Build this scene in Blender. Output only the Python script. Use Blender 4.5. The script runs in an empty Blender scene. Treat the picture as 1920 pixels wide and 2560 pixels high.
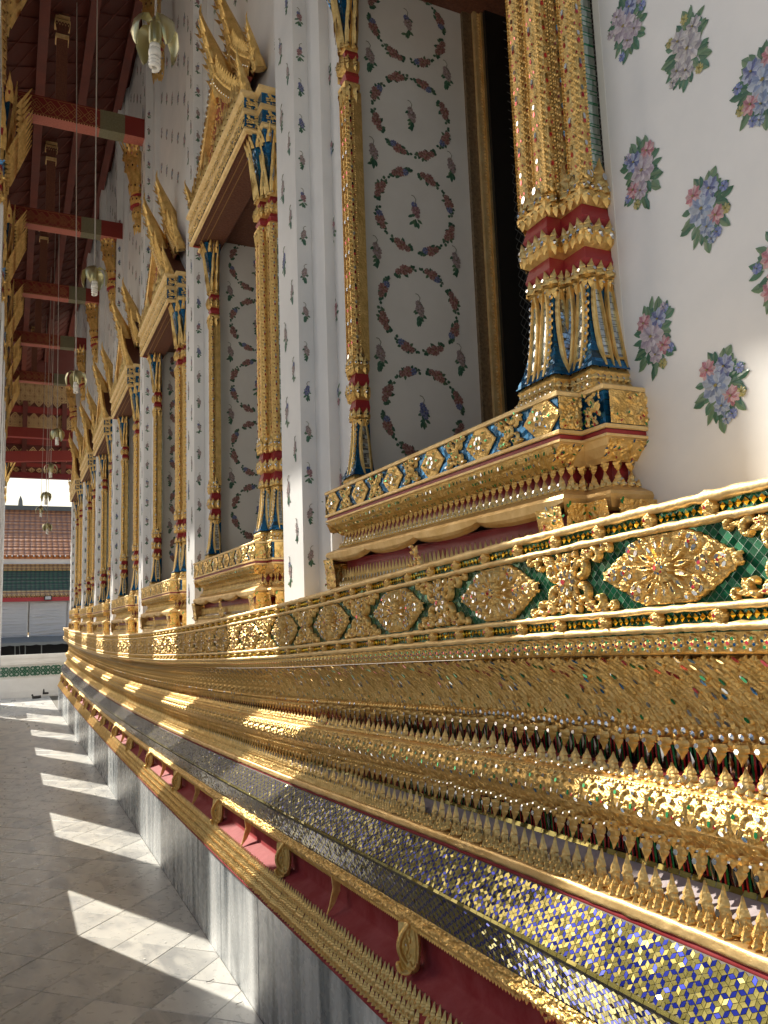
import bpy, math, random
import numpy as np
from mathutils import Matrix, Vector
random.seed(7); RNG = np.random.default_rng(11)
SC = bpy.context.scene; COL = SC.collection; PI = math.pi

# ------------------------------------------------------------------ camera
cam_d = bpy.data.cameras.new('camera'); cam = bpy.data.objects.new('camera', cam_d); COL.objects.link(cam)
def _cam():
    f = 1990.; cx, cy = 960., 1280.
    d = lambda u, v: np.array([u-cx, cy-v, -f])
    Y = d(20., 1583.); Y /= np.linalg.norm(Y)
    X = d(5180., 1402.); X -= Y*(X@Y); X /= np.linalg.norm(X)
    Z = np.cross(X, Y)
    m = Matrix([list(X)+[0], list(Y)+[0], list(Z)+[1.5], [0, 0, 0, 1]])
    cam.matrix_world = m
_cam()
cam_d.sensor_fit = 'VERTICAL'; cam_d.sensor_height = 36; cam_d.lens = 36*1990/2560
cam_d.clip_start = .05; cam_d.clip_end = 2000; SC.camera = cam
# ------------------------------------------------------------------ light
SUN = Vector((-.423*math.cos(math.radians(35)), .906*math.cos(math.radians(35)), math.sin(math.radians(35)))).normalized()
W = bpy.data.worlds.new('World'); SC.world = W; W.use_nodes = True
nt = W.node_tree; bg = nt.nodes['Background']; sk = nt.nodes.new('ShaderNodeTexSky')
sk.sky_type = 'NISHITA'; sk.sun_disc = False; sk.sun_elevation = math.radians(35)
sk.sun_rotation = math.atan2(-.423, .906); sk.air_density = 1.4; sk.dust_density = 3.0; sk.ozone_density = 1.0
nt.links.new(sk.outputs[0], bg.inputs[0]); bg.inputs[1].default_value = .082
sun_d = bpy.data.lights.new('sun', 'SUN'); sun = bpy.data.objects.new('sun', sun_d); COL.objects.link(sun)
sun_d.energy = 5.0; sun_d.angle = math.radians(.55); sun_d.color = (1, .93, .80)
sun.rotation_euler = (-SUN).to_track_quat('-Z', 'Y').to_euler()
SC.view_settings.view_transform = 'Standard'; SC.view_settings.look = 'None'
SC.view_settings.gamma = 1; SC.view_settings.exposure = .78; SC.view_settings.use_curve_mapping = False
SC.cycles.max_bounces = 8; SC.cycles.diffuse_bounces = 5; SC.cycles.glossy_bounces = 4

# ------------------------------------------------------------------ materials
def mat(name, base, rough=.5, metal=0., bump=0., scale=40., col2=None, cscale=None, spec=.5, stretch=(1, 1, 1), coat=0., detail=4, attr=False, rrand=0., dist=.01, objrand=0.):
    m = bpy.data.materials.new(name); m.use_nodes = True; t = m.node_tree; b = t.nodes['Principled BSDF']
    b.inputs['Base Color'].default_value = (*base, 1); b.inputs['Roughness'].default_value = rough
    b.inputs['Metallic'].default_value = metal; b.inputs['Specular IOR Level'].default_value = spec
    if coat: b.inputs['Coat Weight'].default_value = coat; b.inputs['Coat Roughness'].default_value = .12
    tc = t.nodes.new('ShaderNodeTexCoord'); mp = t.nodes.new('ShaderNodeMapping'); mp.inputs['Scale'].default_value = stretch
    t.links.new(tc.outputs['Object'], mp.inputs[0]); vec = mp.outputs[0]
    if objrand:
        oi = t.nodes.new('ShaderNodeObjectInfo'); ml = t.nodes.new('ShaderNodeMath'); ml.operation = 'MULTIPLY'; ml.inputs[1].default_value = objrand
        t.links.new(oi.outputs['Random'], ml.inputs[0]); ad = t.nodes.new('ShaderNodeVectorMath'); ad.operation = 'ADD'
        t.links.new(vec, ad.inputs[0]); t.links.new(ml.outputs[0], ad.inputs[1]); vec = ad.outputs[0]
    colout = None
    if col2 is not None:
        n = t.nodes.new('ShaderNodeTexNoise'); n.inputs['Scale'].default_value = cscale or scale; n.inputs['Detail'].default_value = 6; n.inputs['Roughness'].default_value = .65
        t.links.new(vec, n.inputs['Vector'])
        r = t.nodes.new('ShaderNodeValToRGB'); r.color_ramp.elements[0].position = .38; r.color_ramp.elements[1].position = .64
        r.color_ramp.elements[0].color = (*base, 1); r.color_ramp.elements[1].color = (*col2, 1)
        t.links.new(n.outputs['Fac'], r.inputs[0]); t.links.new(r.outputs[0], b.inputs['Base Color']); colout = r.outputs[0]
    if attr:
        a = t.nodes.new('ShaderNodeAttribute'); a.attribute_name = 'tint'; t.links.new(a.outputs['Color'], b.inputs['Base Color'])
    if rrand:
        n2 = t.nodes.new('ShaderNodeTexNoise'); n2.inputs['Scale'].default_value = scale*.5; t.links.new(vec, n2.inputs['Vector'])
        mr = t.nodes.new('ShaderNodeMapRange'); mr.inputs['To Min'].default_value = max(.02, rough-rrand); mr.inputs['To Max'].default_value = rough+rrand
        t.links.new(n2.outputs['Fac'], mr.inputs[0]); t.links.new(mr.outputs[0], b.inputs['Roughness'])
    if bump:
        n = t.nodes.new('ShaderNodeTexNoise'); n.inputs['Scale'].default_value = scale; n.inputs['Detail'].default_value = detail
        t.links.new(vec, n.inputs['Vector']); bp = t.nodes.new('ShaderNodeBump'); bp.inputs['Strength'].default_value = bump; bp.inputs['Distance'].default_value = dist
        t.links.new(n.outputs['Fac'], bp.inputs['Height']); t.links.new(bp.outputs[0], b.inputs['Normal'])
    m['t'] = 1
    return m
M = {}
M['gold'] = mat('gilded_lacquer', (.86, .56, .20), .40, .75, .5, 160, (.66, .39, .12), 30, rrand=.12, dist=.004)
M['goldf'] = mat('gilded_carving', (.91, .63, .24), .38, .76, .32, 110, (.66, .42, .13), 22, rrand=.12, dist=.01)
M['goldsm'] = mat('smooth_gilding', (.84, .61, .29), .42, .7, .25, 60, (.66, .43, .16), 14, rrand=.1, dist=.006)
def carve(m, sc, st):
    t = m.node_tree; b = t.nodes['Principled BSDF']; bp = [n for n in t.nodes if n.type == 'BUMP'][0]; mp = [n for n in t.nodes if n.type == 'MAPPING'][0]
    v = t.nodes.new('ShaderNodeTexVoronoi'); v.inputs['Scale'].default_value = sc; t.links.new(mp.outputs[0], v.inputs['Vector'])
    b2 = t.nodes.new('ShaderNodeBump'); b2.invert = True; b2.inputs['Strength'].default_value = st; b2.inputs['Distance'].default_value = .012
    t.links.new(v.outputs['Distance'], b2.inputs['Height']); t.links.new(bp.outputs[0], b2.inputs['Normal']); t.links.new(b2.outputs[0], b.inputs['Normal'])
M['goldc'] = mat('far_gilded_carving', (.91, .62, .23), .36, .76, .5, 110, (.60, .37, .11), 45, rrand=.12, dist=.01)
carve(M['goldc'], 75, .8); carve(M['gold'], 60, .7)
M['goldp'] = mat('gold_leaf_paint', (.90, .68, .34), .48, .5, .35, 90, (.76, .52, .22), 20, dist=.005)
M['mirror'] = mat('mirror_glass', (.62, .65, .68), .10, 1)
M['gred'] = mat('red_glass', (.55, .03, .05), .12, .6, coat=.5)
M['ggreen'] = mat('green_glass', (.01, .30, .10), .12, .7, coat=.5)
M['gblue'] = mat('blue_glass', (.01, .16, .38), .15, .7, .4, 60, (.01, .07, .20), 60, coat=.5)
M['tblue'] = mat('cobalt_mirror_tile', (.014, .024, .26), .11, .55, spec=.25)
M['tgold'] = mat('gold_mirror_tile', (.25, .215, .06), .11, .6, 0, 30, (.33, .285, .09), 60, spec=.25)
M['tyel'] = mat('amber_mirror_tile', (.85, .50, .05), .10, 1.0)
M['grout'] = mat('dark_grout', (.10, .09, .07), .7)
M['red'] = mat('red_lacquer', (.28, .018, .022), .38, 0, .25, 18, (.33, .03, .035), 5, dist=.004)
M['redp'] = mat('rose_red_plaster', (.25, .022, .026), .6, 0, .35, 30, (.32, .055, .06), 9, spec=.12, dist=.004)
M['dred'] = mat('deep_red_lacquer', (.12, .010, .012), .35, 0, .2, 20)
M['palep'] = mat('greyed_lilac_plaster', (.36, .30, .31), .7, 0, .3, 40)
M['white'] = mat('white_plaster', (.79, .79, .79), .42, 0, .3, 6, (.69, .70, .71), 1.7, dist=.006)
M['cream'] = mat('cream_plaster', (.78, .765, .73), .42, 0, .2, 6, (.71, .69, .65), 2.2, dist=.005)
M['ceram'] = mat('painted_ceramic', (.5, .5, .5), .35, attr=True)
M['brown'] = mat('brown_stencilled_wood', (.13, .045, .028), .6, 0, .6, 70, (.20, .075, .04), 90, dist=.01)
M['broc'] = mat('brocade_gilded_frame', (.30, .22, .13), .5, .5, .8, 90, (.18, .12, .07), 70, dist=.008)
M['dark'] = mat('dark_bronze', (.018, .015, .012), .5, .2)
M['wire'] = mat('grey_wire', (.22, .22, .20), .5, .6)
M['cord'] = mat('pale_cord', (.42, .38, .34), .6)
M['bulb'] = mat('white_glass_bulb', (.85, .83, .78), .25)
M['lampm'] = mat('tarnished_brass_leaf', (.45, .42, .24), .3, .8)
M['wood'] = mat('dark_red_boards', (.11, .022, .013), .6, 0, .3, 12, (.11, .03, .02), 3)
M['wood2'] = mat('faded_brown_red_timber', (.15, .032, .02), .6, 0, .2, 30, (.11, .025, .018), 6)
M['beamr'] = mat('red_beam_paint', (.20, .022, .014), .55, 0, .2, 30, (.20, .02, .015), 6)
M['bempink'] = mat('faded_red_beam_underside', (.46, .14, .10), .6, 0, .4, 90, (.36, .10, .07), 60)
M['beamg'] = mat('olive_beam_band', (.14, .13, .07), .6, 0, .4, 90, (.19, .17, .10), 60)
M['gline'] = mat('stencil_gold', (.42, .24, .09), .5, .4)
M['cloth'] = mat('grey_white_sheet', (.55, .55, .57), .8, 0, .8, 3, stretch=(.5, 1, 6), dist=.06)
M['awn'] = mat('grey_awning', (.20, .21, .20), .7, 0, .3, 5)
M['black'] = mat('dark_stall_interior', (.012, .012, .012), .8)
M['gcer'] = mat('green_glazed_ceramic', (.02, .11, .06), .25, 0, .3, 30)
M['pave'] = mat('court_paving', (.50, .47, .42), .8, 0, .2, 3, (.42, .40, .36), 1.2)
M['ridge'] = mat('grey_ridge_plaster', (.14, .15, .15), .8)
M['fred'] = mat('red_fascia', (.40, .02, .03), .5)

def marble(name, c1, c2, c3, rough, stretch, scale, rnd=7., rot=0.):
    m = mat(name, c1, rough, 0, 0, objrand=rnd, stretch=stretch); t = m.node_tree; b = t.nodes['Principled BSDF']
    mp = [n for n in t.nodes if n.type == 'MAPPING'][0]; mp.inputs['Rotation'].default_value = (0, 0, rot)
    vec = [n for n in t.nodes if n.type == 'VECT_MATH'][0].outputs[0]
    n = t.nodes.new('ShaderNodeTexNoise'); n.inputs['Scale'].default_value = scale; n.inputs['Detail'].default_value = 9; n.inputs['Roughness'].default_value = .62; n.inputs['Distortion'].default_value = 1.1
    t.links.new(vec, n.inputs['Vector'])
    r = t.nodes.new('ShaderNodeValToRGB'); e = r.color_ramp.elements
    e[0].position = .38; e[0].color = (*c3, 1); e[1].position = .64; e[1].color = (*c1, 1); x = e.new(.50); x.color = (*c2, 1)
    t.links.new(n.outputs['Fac'], r.inputs[0])
    oi = t.nodes.new('ShaderNodeObjectInfo'); mr = t.nodes.new('ShaderNodeMapRange'); mr.inputs['To Min'].default_value = .88; mr.inputs['To Max'].default_value = 1.08
    t.links.new(oi.outputs['Random'], mr.inputs[0])
    mx = t.nodes.new('ShaderNodeVectorMath'); mx.operation = 'SCALE'; t.links.new(r.outputs[0], mx.inputs[0]); t.links.new(mr.outputs[0], mx.inputs['Scale'])
    t.links.new(mx.outputs[0], b.inputs['Base Color'])
    mr2 = t.nodes.new('ShaderNodeMapRange'); mr2.inputs['To Min'].default_value = rough-.08; mr2.inputs['To Max'].default_value = rough+.14
    n3 = t.nodes.new('ShaderNodeTexNoise'); n3.inputs['Scale'].default_value = 9; t.links.new(n3.outputs['Fac'], mr2.inputs[0]); t.links.new(mr2.outputs[0], b.inputs['Roughness'])
    return m
M['marblev'] = marble('grey_veined_marble', (.60, .62, .63), (.38, .41, .43), (.10, .125, .145), .24, (1, 1, .13), 5.0)
M['marblef'] = marble('floor_marble', (.62, .61, .57), (.53, .525, .50), (.36, .365, .365), .27, (1, .42, 1), 4.5, rot=.7)

def tilemat(name, c1, c2, grout, sx, sy, rough=.4, rows='scale'):
    """overlapping scale tiles too small to pick apart"""
    m = mat(name, c1, rough); t = m.node_tree; b = t.nodes['Principled BSDF']
    mp = [n for n in t.nodes if n.type == 'MAPPING'][0]
    v = t.nodes.new('ShaderNodeTexVoronoi'); v.inputs['Scale'].default_value = 1; v.inputs['Randomness'].default_value = 0.12; v.feature = 'F1'
    mp.inputs['Scale'].default_value = (sx, sy, sy); mp.inputs['Rotation'].default_value = (0, 0, 0)
    t.links.new(mp.outputs[0], v.inputs['Vector'])
    r = t.nodes.new('ShaderNodeValToRGB'); r.color_ramp.elements[0].color = (*c1, 1); r.color_ramp.elements[1].color = (*grout, 1)
    r.color_ramp.elements[0].position = .40; r.color_ramp.elements[1].position = .62; x = r.color_ramp.elements.new(.2); x.color = (*c2, 1)
    t.links.new(v.outputs['Distance'], r.inputs[0]); t.links.new(r.outputs[0], b.inputs['Base Color'])
    bp = t.nodes.new('ShaderNodeBump'); bp.inputs['Strength'].default_value = .8; bp.inputs['Distance'].default_value = .04; bp.invert = True
    t.links.new(v.outputs['Distance'], bp.inputs['Height']); t.links.new(bp.outputs[0], b.inputs['Normal'])
    return m
M['rooft'] = tilemat('brown_roof_tiles', (.50, .17, .045), (.60, .23, .07), (.22, .07, .025), 5.5, 5.5)
M['roofg'] = tilemat('green_roof_tiles', (.018, .075, .032), (.03, .10, .045), (.008, .03, .014), 7, 7)
M['roofo'] = tilemat('orange_roof_tiles', (.58, .34, .12), (.66, .40, .16), (.24, .12, .05), 7, 7)

def gridmat(name, glass, line, pitch, w=.06, rot=45., rough=.15, metal=.6):
    """thin mirror mosaic laid in a fine square grid"""
    m = mat(name, glass, rough, metal); t = m.node_tree; b = t.nodes['Principled BSDF']
    mp = [n for n in t.nodes if n.type == 'MAPPING'][0]; mp.inputs['Scale'].default_value = (1/pitch,)*3; mp.inputs['Rotation'].default_value = (math.radians(rot), 0, 0)
    fr = t.nodes.new('ShaderNodeVectorMath'); fr.operation = 'FRACTION'; t.links.new(mp.outputs[0], fr.inputs[0])
    sp = t.nodes.new('ShaderNodeSeparateXYZ'); t.links.new(fr.outputs[0], sp.inputs[0])
    o = []
    for k in ('Y', 'Z'):
        c = t.nodes.new('ShaderNodeMath'); c.operation = 'LESS_THAN'; c.inputs[1].default_value = w; t.links.new(sp.outputs[k], c.inputs[0]); o.append(c)
    mx = t.nodes.new('ShaderNodeMath'); mx.operation = 'MAXIMUM'; t.links.new(o[0].outputs[0], mx.inputs[0]); t.links.new(o[1].outputs[0], mx.inputs[1])
    fl = t.nodes.new('ShaderNodeVectorMath'); fl.operation = 'FLOOR'; t.links.new(mp.outputs[0], fl.inputs[0])
    wn = t.nodes.new('ShaderNodeTexWhiteNoise'); t.links.new(fl.outputs[0], wn.inputs['Vector'])
    rr = t.nodes.new('ShaderNodeMix'); rr.data_type = 'RGBA'; rr.inputs['A'].default_value = (*[g*.55 for g in glass], 1); rr.inputs['B'].default_value = (*[min(1, g*1.35) for g in glass], 1)
    t.links.new(wn.outputs['Value'], rr.inputs['Factor'])
    mc = t.nodes.new('ShaderNodeMix'); mc.data_type = 'RGBA'; t.links.new(rr.outputs['Result'], mc.inputs['A']); mc.inputs['B'].default_value = (*line, 1)
    t.links.new(mx.outputs[0], mc.inputs['Factor']); t.links.new(mc.outputs['Result'], b.inputs['Base Color'])
    # each little mirror is set at its own slight tilt
    nm = t.nodes.new('ShaderNodeVectorMath'); nm.operation = 'SUBTRACT'; t.links.new(wn.outputs['Color'], nm.inputs[0]); nm.inputs[1].default_value = (.5, .5, .5)
    sc = t.nodes.new('ShaderNodeVectorMath'); sc.operation = 'SCALE'; sc.inputs['Scale'].default_value = .22; t.links.new(nm.outputs[0], sc.inputs[0])
    ge = t.nodes.new('ShaderNodeNewGeometry'); ad = t.nodes.new('ShaderNodeVectorMath'); ad.operation = 'ADD'; t.links.new(ge.outputs['Normal'], ad.inputs[0]); t.links.new(sc.outputs[0], ad.inputs[1])
    no = t.nodes.new('ShaderNodeVectorMath'); no.operation = 'NORMALIZE'; t.links.new(ad.outputs[0], no.inputs[0]); t.links.new(no.outputs[0], b.inputs['Normal'])
    return m
M['ggrid'] = gridmat('green_mirror_mosaic', (.006, .095, .042), (.26, .30, .27), .0125, .05)
M['bgrid'] = gridmat('blue_mirror_mosaic', (.012, .14, .32), (.02, .05, .08), .011, .06, 20)
M['sgrid'] = gridmat('silver_mirror_mosaic', (.62, .68, .70), (.12, .12, .11), .011, .08, 45, .1, .9)
M['wgrid'] = gridmat('silver_green_lattice_mosaic', (.66, .78, .76), (.05, .32, .16), .019, .10, 40, .1, .9)
M['dgrid'] = gridmat('dark_mirror_mosaic', (.075, .05, .06), (.20, .02, .03), .016, .10, 45, .12, .8)

# ------------------------------------------------------------------ mesh helpers
ORG = {}
def mk(name, V, F, mats, parent=None, fm=None, smooth=False, tint=None, loc=None, rot=None, stuff=False, local=False):
    me = newmesh(name, V, F, mats, fm, smooth, tint)
    return put(name, me, parent, loc, rot, stuff)
def newmesh(name, V, F, mats, fm=None, smooth=False, tint=None):
    me = bpy.data.meshes.new(name); V = np.asarray(V, dtype=np.float32).reshape(-1, 3)
    if isinstance(F, np.ndarray): groups = [F]
    else:
        d = {}
        order = []
        for i, f in enumerate(F): d.setdefault(len(f), []).append(i)
        groups = []; perm = []
        for k in d: groups.append(np.array([F[i] for i in d[k]], dtype=np.int32)); perm += d[k]
        if fm is not None: fm = np.asarray(fm)[perm]
    me.vertices.add(len(V)); me.vertices.foreach_set('co', V.ravel())
    nl = sum(g.size for g in groups); npol = sum(len(g) for g in groups)
    me.loops.add(nl); me.loops.foreach_set('vertex_index', np.concatenate([g.ravel() for g in groups]).astype(np.int32) if groups else [])
    me.polygons.add(npol); st = []; s = 0
    for g in groups:
        st.append(s+np.arange(len(g))*g.shape[1]); s += g.size
    me.polygons.foreach_set('loop_start', np.concatenate(st).astype(np.int32))
    if not isinstance(mats, (list, tuple)): mats = [mats]
    for m in mats: me.materials.append(M[m])
    if fm is not None: me.polygons.foreach_set('material_index', np.asarray(fm, dtype=np.int32))
    me.update(calc_edges=True)
    me.polygons.foreach_set('use_smooth', np.full(npol, bool(smooth)))
    if tint is not None:
        a = me.color_attributes.new('tint', 'FLOAT_COLOR', 'POINT'); c = np.ones((len(V), 4), dtype=np.float32); c[:, :3] = tint; a.data.foreach_set('color', c.ravel())
    return me
def put(name, me, parent=None, loc=None, rot=None, stuff=False):
    o = bpy.data.objects.new(name, me); COL.objects.link(o)
    if loc is not None: o.location = loc
    if rot is not None: o.rotation_euler = rot
    if parent is not None: o.parent = parent
    if stuff: o['kind'] = 'stuff'
    return o
def thing(name, label, cat, loc=(0, 0, 0), group=None):
    o = bpy.data.objects.new(name, None); COL.objects.link(o); o.location = loc; o.empty_display_size = .1
    return tag(o, label, cat, group)
def tag(o, label, cat, group=None):
    o['kind'] = 'thing'; o['label'] = label; o['category'] = cat
    if group: o['group'] = group
    return o
def struct(o): o['kind'] = 'structure'; return o
def copy_tree(o, parent=None):
    c = o.copy(); COL.objects.link(c)
    if parent is not None: c.parent = parent
    for ch in list(o.children): copy_tree(ch, c)
    return c
class MB:
    """collects shapes that belong to one mesh"""
    def __init__(s): s.V = []; s.F = []; s.m = []; s.n = 0; s.T = []
    def add(s, V, F, m=0, tint=None):
        V = np.asarray(V, dtype=np.float64).reshape(-1, 3); s.V.append(V)
        F = np.asarray(F) if isinstance(F, np.ndarray) else F
        s.F += [tuple(int(i)+s.n for i in f) for f in F]; s.m += [m]*len(F) if np.isscalar(m) else list(m)
        s.T.append(np.tile(np.asarray(tint if tint is not None else (1, 1, 1), float), (len(V), 1))); s.n += len(V)
        return s
    def box(s, x0, x1, y0, y1, z0, z1, m=0, tint=None):
        V = [(x, y, z) for z in (z0, z1) for y in (y0, y1) for x in (x0, x1)]
        return s.add(V, [(0, 2, 3, 1), (4, 5, 7, 6), (0, 1, 5, 4), (2, 6, 7, 3), (0, 4, 6, 2), (1, 3, 7, 5)], m, tint)
    def tube(s, pts, rad, k=6, m=0, caps=True, sq=1.):
        pts = [Vector(p) for p in pts]; rad = rad if hasattr(rad, '__len__') else [rad]*len(pts); V = []
        for i, p in enumerate(pts):
            t = (pts[min(i+1, len(pts)-1)]-pts[max(i-1, 0)]).normalized(); a = t.cross(Vector((0, 0, 1)) if abs(t.z) < .95 else Vector((1, 0, 0))).normalized(); b = t.cross(a)
            for j in range(k): V.append(p+(a*math.cos(2*PI*j/k)*sq+b*math.sin(2*PI*j/k))*rad[i])
        F = [(i*k+j, i*k+(j+1) % k, (i+1)*k+(j+1) % k, (i+1)*k+j) for i in range(len(pts)-1) for j in range(k)]
        if caps: F += [tuple(range(k))[::-1], tuple((len(pts)-1)*k+j for j in range(k))]
        return s.add(V, F, m)
    def inst(s, U, mats4=None, m=0, tint=None):
        """U=(V,F[,fm]); mats4 = list of Matrix"""
        V = np.asarray(U[0]); n = len(V); Vh = np.c_[V, np.ones(n)]
        for A in mats4: s.add((Vh @ np.array(A).T)[:, :3], U[1], U[2] if len(U) > 2 else m, tint)
        return s
    def data(s): return np.concatenate(s.V), s.F, s.m, np.concatenate(s.T)
    def mesh(s, name, mats, smooth=False, tint=False): V, F, m, T = s.data(); return newmesh(name, V, F, mats, m, smooth, T if tint else None)
    def make(s, name, mats, parent=None, smooth=False, tint=False, **k): return put(name, s.mesh(name, mats, smooth, tint), parent, **k)

# ------------------------------------------------------------------ the sagging base line
_gy = np.array([-3, 0, .8, 1.5, 2.3, 3.04, 4.0, 4.85, 5.9, 7, 8, 9, 10, 11, 12, 13, 14, 15, 16, 17, 19.])
_gg = np.array([.255, .255, .248, .222, .182, .142, .102, .074, .044, .022, .008, .001, .0, .006, .016, .030, .048, .070, .098, .130, .19])
_Y = np.linspace(-3, 19, 1101); _G = np.interp(_Y, _gy, _gg)
for _ in range(3): _G = np.convolve(np.pad(_G, 12, mode='edge'), np.ones(25)/25, 'valid')
def amp(z): return np.interp(z, [0, .487, .62, .73, .87, 1.1, 1.3], [0, .44, .55, .70, .80, .95, 1.0])
def sag(y, z): return amp(z)*(np.interp(y, _Y, _G)-np.interp(1.3, _Y, _G))
YE = 17.0                      # far end of the base
def arc(poly, dv):
    P = np.array(poly, float); L = np.r_[0, np.cumsum(np.linalg.norm(np.diff(P, axis=0), axis=1))]
    n = max(1, int(round(L[-1]/dv))) if dv else len(P)-1
    v = np.linspace(0, L[-1], n+1) if dv else L
    Q = np.c_[np.interp(v, L, P[:, 0]), np.interp(v, L, P[:, 1])]
    T = np.gradient(Q, axis=0) if len(Q) > 2 else np.tile(Q[-1]-Q[0], (len(Q), 1)); T /= np.linalg.norm(T, axis=1)[:, None]+1e-12
    N = np.c_[-T[:, 1], T[:, 0]]      # upward path -> normal toward -X
    return v, Q, N, L[-1]
def extr(name, poly, mt, parent, y0=-1.2, dy=.08, wob=0., dv=None, smooth=True, ret=True):
    """moulding run along the wall and mitred round the far corner"""
    v, Q, N, L = arc(poly, dv)
    n = int((YE-y0)/dy); rows = []
    ys = np.linspace(0, 1, n+1)**1.25
    for k, (q, nn) in enumerate(zip(Q, N)):
        ye = YE+1.0-q[0]; y = y0+(ye-y0)*ys; w = wob*RNG.normal(size=len(y)) if wob else 0
        X = q[0]+nn[0]*w; Z = q[1]+sag(y, q[1])+nn[1]*w
        r = np.c_[X*np.ones_like(y), y, Z]
        if ret: r = np.vstack([r, [[4.0, ye, r[-1, 2]]]])
        rows.append(r)
    V = np.array(rows); a, b = V.shape[:2]; V = V.reshape(-1, 3); idx = np.arange(a*b).reshape(a, b)
    F = np.stack([idx[:-1, :-1], idx[:-1, 1:], idx[1:, 1:], idx[1:, :-1]], -1).reshape(-1, 4)
    return mk(name, V, F[:, ::-1].copy(), mt, parent, smooth=smooth)
def frame(y, zref):
    s = float(sag(y, zref)); ds = float(sag(y+.05, zref)-sag(y-.05, zref))/.1
    return (0, y, zref+s), (math.atan(ds), 0, 0)
def lmat(y, zref):
    l, r = frame(y, zref); return Matrix.Translation(l) @ Matrix.Rotation(r[0], 4, 'X')
def run(name, unit, mats, parent, zref, pitch, y0=.3, y1=YE, yi=3.0, far=None, smooth=False, label=None):
    """a row of like pieces: near ones each an object of its own, the rest one mesh. unit: (V,F,fm) with z relative to zref"""
    me = newmesh(name, unit[0], unit[1], mats, unit[2] if len(unit) > 2 else None, smooth)
    k = 0; y = y0; rest = MB(); far = far or unit; farn = far if 'bar' in name else (far[0], far[1], [0]*len(far[1]))
    while y < y1:
        if y < yi:
            l, r = frame(y, zref)
            if RNG.random() > .012: o = put(name, me, parent, (0, l[1]+RNG.normal()*pitch*.03, l[2]+RNG.normal()*.0004), (r[0]+RNG.normal()*(.015 if 'belt' in name else .05), RNG.normal()*(.0015 if 'belt' in name else .004), 0)); o.scale = (1, RNG.uniform(.93, 1.05), RNG.uniform(.95, 1.03))
        else: rest.inst(far if RNG.random() < .12 else farn, [lmat(y, zref)])
        k += 1; y = y0+k*pitch
    if rest.n: rest.make(name+'_row', mats, parent, smooth=smooth, stuff=True)

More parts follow.
